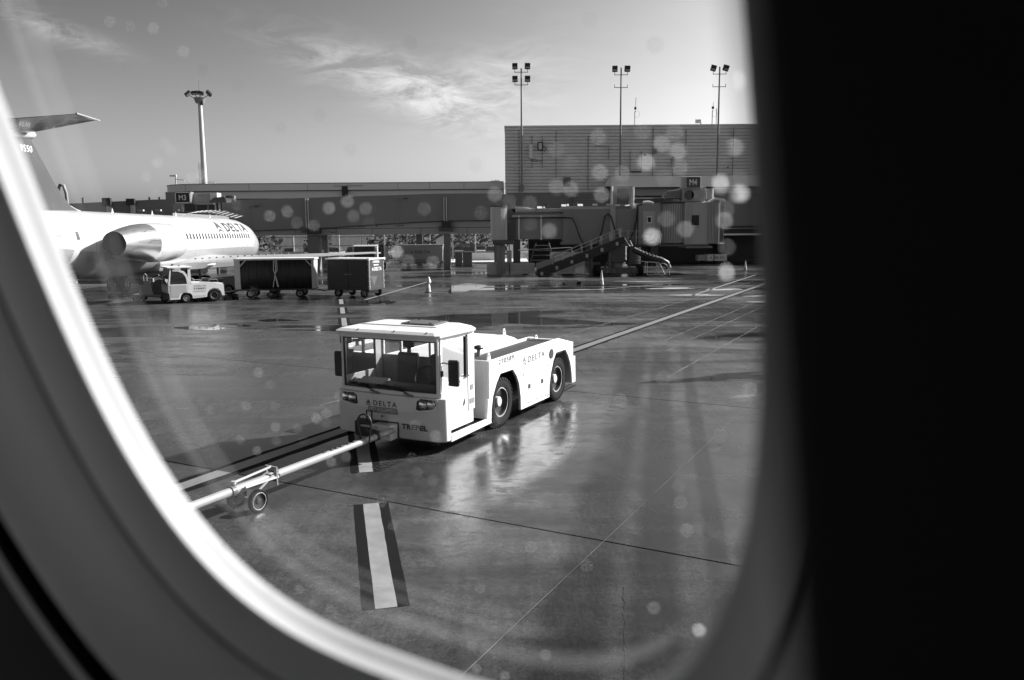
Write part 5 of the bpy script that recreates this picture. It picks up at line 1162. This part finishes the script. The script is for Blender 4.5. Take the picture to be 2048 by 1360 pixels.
def build_m3():
    T = thing('jet_bridge', 'dark jet bridge head with gate sign M3 behind the airliner nose', 'jet bridge', (0, 74, 0))
    B().box(-34, -26.5, .3, 4, 2.4, 5.6).obj('tunnel', 'wall_dark', T)
    sg = B().box(-31.3, -29.0, -.7, .0, 6.25, 7.28).obj('gate_sign', 'grey_mid', T, bevel=.03); B().box(-30.35, -29.1, -.74, -.7, 6.34, 7.2).obj('sign_face', 'black', sg)
    fr = B()
    for q in ((-30.42, -30.34, 6.27, 7.27), (-29.12, -29.03, 6.27, 7.27), (-30.42, -29.03, 6.27, 6.35), (-30.42, -29.03, 7.19, 7.27)): fr.prism([(q[0], q[2]), (q[1], q[2]), (q[1], q[3]), (q[0], q[3])], 'y', -.77, -.74)
    fr.obj('sign_frame', 'white_plain', sg)
    text('M3', (-30.08, -.76, 6.53), (1, 0, 0), (0, 0, 1), .66, .48, 'letter_white', sg, bold=.015)
    B().box(-29.0, -27.45, -.2, .8, 6.2, 7.15).obj('control_cabinet', 'wall_mid', T, bevel=.02); B().box(-27.44, -26.8, -.2, .8, 6.4, 7.2).obj('cabinet_end', 'fascia', T)
    for x in (-28.5, -28.2):
        for z in (6.35, 6.95): B().box(x, x + .18, -.22, -.2, z, z + .03).obj('latch', 'black', T)
    B().prism([(-27.4, 6.35), (-26.9, 6.75), (-25.9, 6.85), (-25.9, 6.3), (-27.3, 6.3)], 'y', -.8, .0).obj('duct', 'grey_dark', T, bevel=.05)
    B().lathe([(.02, -.5), (.3, -.4), (.36, -.1), (.36, .3), (.3, .5), (.02, .55)], (-25.6, -.4, 6.62), 'x', 20).obj('air_tank', 'steel', T, smooth=50)
    for x in (-26.9, -26.55): B().cyl((x, -.5, 4.6), (x, -.5, 6.35), .07, n=8).obj('support_pipe', 'galv', T)
    B().box(-30.0, -29.85, -.5, -.35, 5.5, 6.3).obj('sign_post', 'offwhite', T); B().box(-29.1, -27.4, -8, -6, 4.95, 5.03).obj('canopy_board', 'white_plain', T)
    # hood over the aircraft door
    arch = lambda t: (-24.3 + 3.9 * t, 4.30 + .78 * math.sin(min(1, .30 + t * .72) * math.pi * .86))
    hv = []
    for k in range(13):
        x, z = arch(k / 12); hv.append(B().tube([(x, -14.5, z - .02), (x - .1, -12.6, z + .18)], .022, 5).obj('hood_rib', 'grey_light', T))
    vs = [(arch(k / 12)[0] + dx, y, arch(k / 12)[1] + dz) for y, dx, dz in ((-14.45, 0, -.06), (-11.9, -.1, .2)) for k in range(13)]
    link_mesh('hood_fabric', vs, [(k, k + 1, 14 + k, 13 + k) for k in range(12)], 'black', T)
    B().box(-29.5, -26.0, -12.0, .3, 2.5, 5.1).obj('cab', 'wall_dark', T)
    B().box(-26.2, -26.0, -3, -2.8, -.03, 2.5).obj('column', 'grey_dark', T)
    for x in (-34.2, -32.6, -31.0): B().box(x, x + .5, -.1, .2, 5.6, 5.75).obj('roof_light', 'grey_light', T)
build_m3()

# ------------------------------------------------------------------ light masts
def lamp(p, tilt, parent, size=(.52, .4, .62)):
    l = B().box(-size[0] / 2, size[0] / 2, -size[1] / 2, size[1] / 2, -size[2] / 2, size[2] / 2).obj('floodlight', 'black', parent, bevel=.03)
    l.location = p; l.rotation_euler = tilt
    gl_ = B().box(-size[0] * .4, size[0] * .4, -size[1] / 2 - .012, -size[1] / 2 + .01, -size[2] * .3, -size[2] * .05).obj('lamp_glass', 'grey_light', l)
    return l
def roof_mast(x, heads, label, lean=0.0):
    T = thing('light_mast', label, 'light mast', (x, 87.3, 0), group='light masts along the concourse roof')
    B().cyl((0, 0, 7.7), (0, 0, 20.6), .13, .075, n=10).obj('pole', 'grey_mid', T, smooth=50); B().box(-.2, .2, -.15, .15, 7.9, 8.5).obj('junction_box', 'grey_mid', T)
    for z in ((20.2, 18.9) if heads == 4 else (19.85, 18.55)):
        B().tube([(-.72, 0, z), (.72, 0, z)], .035, 5).obj('crossarm', 'grey_dark', T)
        for s_ in (-1, 1):
            B().cyl((.68 * s_, 0, z), (.68 * s_, 0, z + .3), .03, n=5).obj('lamp_stem', 'grey_dark', T)
            if heads == 4 or z > 19: lamp((.66 * s_, 0, z + .62), (R(18), R(lean), R(5 * s_)), T, (.56, .4, .62))
roof_mast(1.2, 4, 'roof light mast with four floodlights at the building corner'); roof_mast(11.77, 2, 'middle roof light mast with two upright floodlights'); roof_mast(22.2, 2, 'roof light mast with two tilted floodlights beside the twin antennas', 14)
def big_mast():
    T = thing('light_mast', 'tall thick apron light mast behind the rounded terminal end', 'light mast', (-42.3, 112, 0))
    B().cyl((0, 0, 0), (0, 0, 21.6), .46, .27, n=20).obj('pole', 'offwhite', T, smooth=50); B().cyl((0, 0, 21.2), (0, 0, 21.9), .55, .8, n=16).obj('head_frame', 'grey_mid', T)
    for x, y, rz, ry in ((-1.5, -.2, .5, -42), (-.35, -.8, .1, -6), (.35, -.6, -.1, 14), (1.4, -.3, -.4, 42)): lamp((x, y, 22.45), (R(20), R(ry), rz), T, (.85, .35, .5)); B().tube([(x * .4, y * .4, 21.8), (x, y, 22.3)], .05, 5).obj('lamp_arm', 'grey_dark', T)
    B().cyl((0, 0, 22), (0, 0, 24.2), .025, n=5).obj('lightning_rod', 'grey_mid', T)
    B().box(.2, .6, -.5, -.2, 20.9, 21.5).obj('winch_box', 'grey_dark', T)
    for x in (-.52, -.30): B().cyl((x, -.42, 8), (x, -.42, 13.2), .03, n=5).obj('ladder_rail', 'galv', T)
    for k in range(14): B().cyl((-.52, -.42, 8.3 + k * .35), (-.30, -.42, 8.3 + k * .35), .02, n=5).obj('ladder_rung', 'galv', T)
    B().tube([(.3, -.3, 10.6), (1.6, -.3, 10.6), (1.6, -.3, 10.0)], .04, 5).obj('platform_rail', 'galv', T)
big_mast()

# ------------------------------------------------------------------ fence, things beside it and beyond it
def build_fence():
    T = thing('security_fence', 'tall dark picket fence under the walkway', 'fence', (0, 100.5, 0))
    for k in range(11):
        x = -30.2 + k * 2.85; B().box(x, x + .14, -.06, .08, -.03, 3.35 - .2 * (k % 3 == 1)).obj('post', 'offwhite' if k % 2 else 'grey_light', T)
    for z in (.85, 1.9, 3.0): B().box(-30.2, -1.0, -.02, .02, z, z + .06).obj('rail', 'grey_dark', T)
    p = B()
    for k in range(200):
        x = -30.2 + k * .146; p.box(x, x + .045, -.035, -.02, .12, 3.2)
    tag(p.obj('picket', 'grey_dark', T), kind='stuff')
    W_ = thing('concrete_wall', 'low concrete wall in front of the picket fence beside the rotunda', 'wall', (-6.4, 99.0, 0))
    B().box(0, 4.6, 0, .4, -.03, .92).obj('wall_body', 'precast', W_, bevel=.02)
    for x in (1.5, 3.0): B().box(x, x + .012, -.004, .0, 0, .9).obj('joint', 'grey_dark', W_)
build_fence()
def lettered_bin():
    T = thing('cargo_cart', 'large grey lettered cargo cart parked before the fence', 'cart', (-10.95, 79.6, 0))
    B().prism([(0, .62), (-.05, 2.2), (4.15, 2.2), (4.1, .62)], 'y', 0, 1.8).obj('cart_body', 'bridge_light', T, bevel=.03); B().box(-.2, 4.2, -.05, 1.85, .42, .62).obj('deck_edge', 'grey_mid', T, bevel=.02)
    B().box(.2, 3.9, -.03, .0, .72, .78).obj('rub_rail', 'grey_dark', T); B().box(-.12, 4.2, -.04, 1.84, 2.2, 2.27).obj('top_rim', 'grey_light', T)
    logo((.95, -.006, 1.42), (1, 0, 0), (0, 0, 1), .3, .26, 'letter_dark', T); text('DELTA', (1.42, -.006, 1.42), (1, 0, 0), (0, 0, 1), 1.45, .27, 'letter_dark', T, bold=.02, space=1.15); text('CARGO', (1.4, -.006, 1.86), (1, 0, 0), (0, 0, 1), .8, .16, 'grey_light', T)
    B().cyl((3.95, -.03, 2.02), (3.95, .0, 2.02), .06, n=10).obj('reflector', 'white_plain', T)
    for x in (.5, 3.5): B().box(x, x + .3, .1, 1.7, 0.0, .42).obj('leg', 'black', T)
    for x, w_, lb in ((-5.9, .7, 'dark square bin against the right side of the lettered cargo cart'), (-5.1, .95, 'dark square bin nearest to the low concrete wall')):
        b = thing('metal_bin', lb, 'bin', (x, 84.0, 0)); B().box(0, w_, 0, .9, 0, 1.28).obj('bin_body', 'wall_dark', b, bevel=.03); B().box(-.02, w_ + .02, -.02, .92, 1.28, 1.34).obj('lid', 'grey_dark', b)
lettered_bin()
def truck():
    T = thing('service_truck', 'boxy service truck with wide dark windscreen behind the closed cart', 'truck', (-14.0, 70.5, 0))
    B().prism([(0, .5), (0, 1.3), (.12, 2.32), (.5, 2.40), (2.2, 2.40), (2.2, .5)], 'x', 0, 2.1).obj('cab', 'grey_light', T, bevel=.06)
    B().prism([(.12, 1.36), (1.98, 1.36), (1.92, 2.26), (.18, 2.26)], 'y', -.03, .35).obj('windscreen', 'window_dark', T, bevel=.06)
    B().box(.0, 2.1, -.1, .0, .45, .75).obj('bumper', 'grey_dark', T, bevel=.03)
    for x in (.3, 1.8): B().cyl((x, -.06, 1.0), (x, .05, 1.0), .14, n=14).obj('headlight', 'lens', T)
    B().box(-.1, 2.2, 2.3, 6.5, .7, 2.2).obj('body_box', 'wall_mid', T)
    B().tube([(2.1, .1, 2.3), (2.4, .0, 2.35), (2.45, .0, 1.7)], .04, 5).obj('mirror_arm', 'black', T); B().box(2.3, 2.6, -.05, .05, 1.5, 2.2).obj('mirror', 'black', T, bevel=.03); B().box(2.25, 2.75, .3, .6, .9, 2.45).obj('ladder_rack', 'black', T, bevel=.05)
    B().box(-.35, -.15, -.05, .05, 1.5, 1.95).obj('mirror', 'black', T, bevel=.03)
    for x in (.15, 1.95):
        for y in (1.0, 5.2):
            w_ = wheel(T, (x, y, .42), .42, .26, .22, 1, lugs=0, mats=('rubber', 'grey_mid', 'grey_dark')); w_.rotation_euler = (0, 0, math.pi / 2)
truck()
def white_barriers():
    for x, w_, h, lb in ((-25.5, 2.6, .25, 'long thin white barrier board under the walkway beside the airliner nose'), (-21.7, 1.1, .45, 'short white barrier board beside the thick walkway column')):
        T = thing('barrier_board', lb, 'barrier', (x, 88, 0)); B().box(0, w_, 0, .1, 1.25, 1.25 + h).obj('board', 'white_plain', T, bevel=.02)
        for dx in (.1, w_ - .2): B().box(dx, dx + .1, .1, .2, 0, 1.3).obj('post', 'grey_mid', T)
white_barriers()
def lettered_cart():
    T = thing('dolly_cart', 'low white lettered cart by the dark ground floor wall', 'cart', (19.6, 84, 0))
    B().box(0, .95, 0, 1.2, .3, .92).obj('tail_box', 'grey_light', T, bevel=.02); B().box(.95, 3.0, -.1, 1.2, .28, .97).obj('cart_body', 'fascia', T, bevel=.02)
    logo((1.22, -.11, .52), (1, 0, 0), (0, 0, 1), .26, .22, 'letter_dark', T); text('DELTA', (1.6, -.11, .52), (1, 0, 0), (0, 0, 1), 1.1, .22, 'letter_dark', T, bold=.02, space=1.1)
    for x in (1.15, 2.75): B().cyl((x, -.13, .85), (x, -.1, .85), .07, n=10).obj('reflector', 'white_plain', T)
    B().box(1.6, 1.7, -.12, -.1, .3, .96).obj('strap', 'grey_dark', T)
    for x in (.4, 2.6): B().cyl((x, .0, .18), (x, .12, .18), .18, n=12).obj('wheel', 'rubber', T)
    F_ = thing('flat_dolly', 'low dark flat dolly beside the distant traffic cone', 'dolly', (23.6, 82, 0)); B().box(0, 2.6, 0, 1.5, .22, .38).obj('deck', 'black', F_, bevel=.02)
    for x in (.3, 2.3): B().cyl((x, -.02, .14), (x, .1, .14), .14, n=12).obj('wheel', 'rubber', F_)
lettered_cart()
def cars():
    proto = {}
    k = 0; tone = {'car_a': 'grey', 'car_b': 'dark', 'car_c': 'pale'}
    for row, y in ((0, 107.5), (1, 113)):
        for i in range(10):
            x = -31.0 + i * 3.05 + row * 1.3; m_ = random.choice(('car_a', 'car_b', 'car_b', 'car_c'))
            lb = tone[m_] + ' car parked end-on behind the picket fence'
            if m_ in proto:
                c = copy_tree(proto[m_]); c.location = (x, y + random.uniform(-.3, .3), 0)
            else:
                c = proto[m_] = thing('parked_car', lb, 'car', (x, y, 0), 0, 'cars parked behind the fence')
                B().prism([(0, .3), (0, .85), (.5, .98), (3.9, 1.0), (4.4, .8), (4.4, .3)], 'x', 0, 1.8).obj('body', m_, c, bevel=.08)
                B().loft([[(.08, .7, .97), (1.72, .7, .97), (1.72, 3.6, .97), (.08, 3.6, .97)], [(.25, 1.4, 1.5), (1.55, 1.4, 1.5), (1.55, 3.0, 1.5), (.25, 3.0, 1.5)]]).obj('glasshouse', 'window_dark', c, bevel=.04)
                B().box(.25, 1.55, 1.4, 3.0, 1.5, 1.53).obj('roof', m_, c)
                for dx in (.2, 1.35): B().box(dx, dx + .3, -.03, .02, .6, .75).obj('headlight', 'lens', c)
                for dx in (.0, 1.62):
                    for dy in (.8, 3.6): B().cyl((dx - .01, dy, .32), (dx + .19, dy, .32), .32, n=12).obj('wheel', 'rubber', c)
            k += 1
cars()
def trees():
    # belt of dark bare-looking trees beyond the car park
    vs, fs = [], []
    for t in range(34):
        cx, cy_, h = random.uniform(-75, 60), random.uniform(128, 150), random.uniform(2.8, 4.2)
        for k in range(160):
            a, u = random.uniform(0, 6.28), random.random() ** .5
            p = Vector((cx + math.cos(a) * u * 2.4, cy_ + math.sin(a) * u * 2.0, .6 + (h - .6) * random.random() ** .8))
            q = Vector((random.uniform(-1, 1), random.uniform(-1, 1), random.uniform(-1, 1))).normalized(); s_ = q.orthogonal().normalized(); r_ = random.uniform(.15, .4)
            o = len(vs); vs += [p + q * r_, p + s_ * r_, p - q * r_, p - s_ * r_]; fs.append((o, o + 1, o + 2, o + 3))
    tag(link_mesh('treeline', vs, fs, 'leafage'), 'dark belt of trees beyond the car park', kind='stuff')
    T = thing('bare_tree', 'bare treetop showing above the low terminal at the concourse corner', 'tree', (-2.2, 118, 0))
    B().cyl((0, 0, 0), (0, 0, 8), .25, .1).obj('trunk', 'leafage', T)
    br = B()
    def grow(p, d, l, r_, n):
        q = p + d * l; br.tube([p, q], r_, 4)
        if n:
            for _ in range(3): grow(q, (d + Vector((random.uniform(-.7, .7), random.uniform(-.5, .5), random.uniform(0, .4)))).normalized(), l * .72, r_ * .6, n - 1)
    for _ in range(3): grow(Vector((0, 0, 7.5)), Vector((random.uniform(-.5, .5), random.uniform(-.4, .4), 1)).normalized(), 1.25, .05, 4)
    br.obj('crown', 'leafage', T)
trees()

# ------------------------------------------------------------------ the cabin window we look through (x along the cabin, y up, z into the cabin)
def build_window():
    WX, WY, WN = Vector((0.820998, -0.570259, 0.027688)), Vector((-0.174361, -0.204257, 0.963264)), Vector((0.543655, 0.795665, 0.267126))
    WC = Vector((-0.06796, 0.19662, 3.42772)); A_, B_, P_ = .1242, .1718, 2.956
    mw = Matrix.Identity(4)
    for i in range(3): mw[i][0], mw[i][1], mw[i][2], mw[i][3] = WX[i], WY[i], -WN[i], WC[i]
    T = thing('cabin_window', 'rounded aircraft cabin window with sunlit rim and droplets on its pane', 'window'); T.matrix_world = mw
    def ring(o, t, n=160):
        out = []
        for i in range(n):
            c, s = math.cos(2 * math.pi * i / n), math.sin(2 * math.pi * i / n)
            out.append((math.copysign(abs(c) ** (2 / P_), c) * (A_ + o), math.copysign(abs(s) ** (2 / P_), s) * (B_ + o), t))
        return out
    def band(name, prof, mat): return B().loft([ring(o, t) for o, t in prof], caps=False).obj(name, mat, T, smooth=40)
    band('outer_reveal', [(.06, -.0140), (.0008, -.0104), (0, -.0100), (.0001, -.0068), (.0004, -.0062), (.0005, -.0006), (.0013, .0)], 'reveal_white')
    band('inner_bezel', [(.0013, .0), (.0040, .0010), (.0110, .0084), (.0116, .0092)], 'trim_grey')
    band('seal', [(.0116, .0092), (.0126, .0090), (.0132, .0098)], 'trim_dark')
    band('window_surround', [(.0132, .0098), (.0142, .0102), (.020, .0165), (.027, .0235), (.0335, .0290), (.0365, .0308), (.0378, .0325)], 'lining')
    band('surround_gap', [(.0378, .0325), (.0380, .0290), (.0465, .0290), (.0468, .0365)], 'cabin_dark')
    band('panel_lip', [(.0468, .0365), (.0480, .0378), (.0505, .0384), (.0520, .0370)], 'trim_grey')
    pn = B().add(ring(.09, -.0480), [tuple(range(160))]).obj('pane', 'pane_clear', T)
    def part_band(name, o0, o1, t, a0, a1, mat):
        # painted reflection of the sunlit rim in the pane, tapering out at both ends
        n = 60; r0, r1 = [], []
        for i in range(n + 1):
            th = R(a0 + (a1 - a0) * i / n); c_, s_ = math.cos(th), math.sin(th); k_ = math.sin(math.pi * i / n) ** .5; om = (o0 + o1) / 2
            for lst, o in ((r0, om + (o0 - om) * k_), (r1, om + (o1 - om) * k_)):
                lst.append((math.copysign(abs(c_) ** (2 / P_), c_) * (A_ + o), math.copysign(abs(s_) ** (2 / P_), s_) * (B_ + o), t))
        B().loft([r0, r1], closed=False, caps=False).obj(name, mat, T)
    part_band('pane_ghost', -.0105, -.0140, -.0205, 120, 290, 'bevel_film'); part_band('pane_ghost', -.0165, -.0195, -.0205, 125, 285, 'bevel_film')
    part_band('pane_edge_ghost', .002, -.0070, -.0210, 115, 310, 'ghost_film_b')
    kinds = {0: ('water_a', .00028, .00058), 1: ('water_b', .0007, .0010), 2: ('water_c', .0006, .00095), 3: ('water_d', .0004, .0006)}
    for x, y, k in DROPS:
        mt, r0, r1 = kinds[k]; mt = random.choice(('water_a', 'water_e', 'water_f')) if k == 0 else mt; r_ = random.uniform(r0, r1); dx = random.uniform(.7, 1.4)
        d = B().lathe([(r_, 0), (r_ * .8, -.35 * r_), (r_ * .4, -.55 * r_), (r_ * .02, -.6 * r_)], (0, 0, 0), 'z', 12).obj('water_droplet', mt, T, smooth=60)
        d.location = (x, y, -.0500); d.scale = (dx, 1 / dx, 1)
    rnd = random.Random(11); made = 0
    while made < 70:                                     # finer spray towards the lower and left rim
        th, k_ = rnd.uniform(R(150), R(330)), rnd.uniform(.62, 1.02) ; x, y = math.cos(th) * k_ * A_, math.sin(th) * k_ * B_
        r_ = rnd.uniform(.0002, .00042); made += 1
        d = B().lathe([(r_, 0), (r_ * .8, -.35 * r_), (r_ * .4, -.55 * r_), (r_ * .02, -.6 * r_)], (0, 0, 0), 'z', 10).obj('water_droplet', 'water_a', T, smooth=60); d.location = (x, y, -.0500)
    # dark cabin round the viewer
    c = bpy.data.objects.new('cabin_wall', None); col.objects.link(c); c.matrix_world = mw; tag(c, 'dark aircraft cabin side wall around the window', kind='structure')
    def sq(x0, x1, y0, y1, t, n=160):
        out = []
        for i in range(n):
            cc, s_ = math.cos(2 * math.pi * i / n), math.sin(2 * math.pi * i / n)
            k = min((x1 if cc > 0 else -x0) / max(abs(cc), 1e-6), (y1 if s_ > 0 else -y0) / max(abs(s_), 1e-6)); out.append((cc * k, s_ * k, t))
        return out
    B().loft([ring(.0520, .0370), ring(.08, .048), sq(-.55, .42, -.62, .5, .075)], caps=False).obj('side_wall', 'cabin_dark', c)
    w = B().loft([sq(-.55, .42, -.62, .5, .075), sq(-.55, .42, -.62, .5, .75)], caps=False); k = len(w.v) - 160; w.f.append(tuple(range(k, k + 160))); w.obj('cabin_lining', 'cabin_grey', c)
    B().box(.1520, .41, -.6, .48, .075, .084).obj('dark_panel', 'cabin_dark', c, bevel=.003)  # added black slab close to the lens, blacks out the right of the view
DROPS = [(0.0714, -0.0208, 0), (0.0704, -0.0294, 0), (0.059, -0.0227, 0), (0.0627, -0.0264, 0), (0.0572, -0.0322, 0), (0.0614, -0.0331, 0), (0.0833, -0.0207, 0), (0.0878, -0.024, 0), (0.0913, -0.0217, 0), (0.0915, -0.0261, 0), (0.0915, -0.0298, 0), (0.0765, -0.0303, 0), (0.0759, -0.0344, 0), (0.07, -0.0351, 0), (0.1049, -0.0265, 0), (0.1053, -0.0335, 0), (0.0875, -0.032, 0), (0.0416, -0.0354, 0), (0.0482, -0.036, 0), (0.0373, -0.0329, 0), (0.1067, -0.0124, 1), (0.0831, -0.0281, 1), (0.1009, -0.0345, 2), (0.105, -0.037, 2), (0.1016, -0.0404, 0), (0.101, -0.0431, 0), (0.1011, -0.0495, 0), (0.0912, -0.0448, 0), (0.0867, -0.0421, 0), (0.0606, -0.0558, 0), (0.0524, -0.0578, 0), (0.0442, -0.0578, 0), (0.0363, -0.0574, 0), (0.0471, -0.0416, 0), (0.0527, -0.0438, 0), (0.1003, -0.0558, 2), (0.0822, -0.0464, 2), (-0.0587, -0.0345, 0), (-0.0491, -0.0334, 0), (-0.0459, -0.0374, 0), (-0.0287, -0.0333, 0), (-0.0197, -0.0316, 0), (-0.0126, -0.0343, 0), (-0.0188, -0.0364, 0), (-0.0129, -0.0388, 0), (0.011, -0.0356, 0), (0.0313, -0.0377, 0), (-0.0381, -0.0387, 0), (-0.0001, -0.0514, 0), (0.0098, -0.052, 0), (-0.0041, -0.0485, 1), (-0.0922, -0.0958, 0), (-0.1387, -0.1131, 0), (-0.1345, -0.1167, 0), (-0.1075, -0.112, 0), (-0.0924, -0.1199, 0), (-0.0944, -0.1265, 0), (-0.1099, -0.1332, 0), (-0.0785, -0.1189, 0), (-0.1192, -0.1291, 0), (-0.0656, -0.1126, 0), (-0.0643, -0.1318, 0), (-0.1049, -0.1639, 0), (-0.1289, -0.1889, 0), (-0.1124, -0.2047, 0), (-0.0944, -0.2104, 0), (-0.091, -0.2132, 0), (0.0212, -0.1972, 0), (-0.0272, -0.2038, 0), (-0.0143, -0.2158, 0), (-0.0006, -0.2147, 0), (-0.0133, -0.2041, 0), (0.055, -0.1902, 0), (0.0672, -0.1636, 0), (-0.0024, -0.1749, 0), (0.0812, -0.1678, 2), (0.026, -0.0116, 3), (0.0366, -0.0152, 3), (-0.0711, 0.0157, 3), (-0.0558, 0.0088, 3), (0.019, 0.0097, 3), (0.0737, 0.0059, 3), (-0.022, -0.0047, 3), (-0.0413, -0.0064, 3), (-0.013, -0.0161, 3), (-0.1133, 0.0235, 3), (0.089, -0.0021, 3), (0.0326, -0.0245, 3)]
paint('trim_dark', 0.10, 0.6, var=0.05); film('water_d', 0.9, 0.12); film('water_e', 0.5, 0.9); film('water_f', 0.3, 0.9)
build_window()
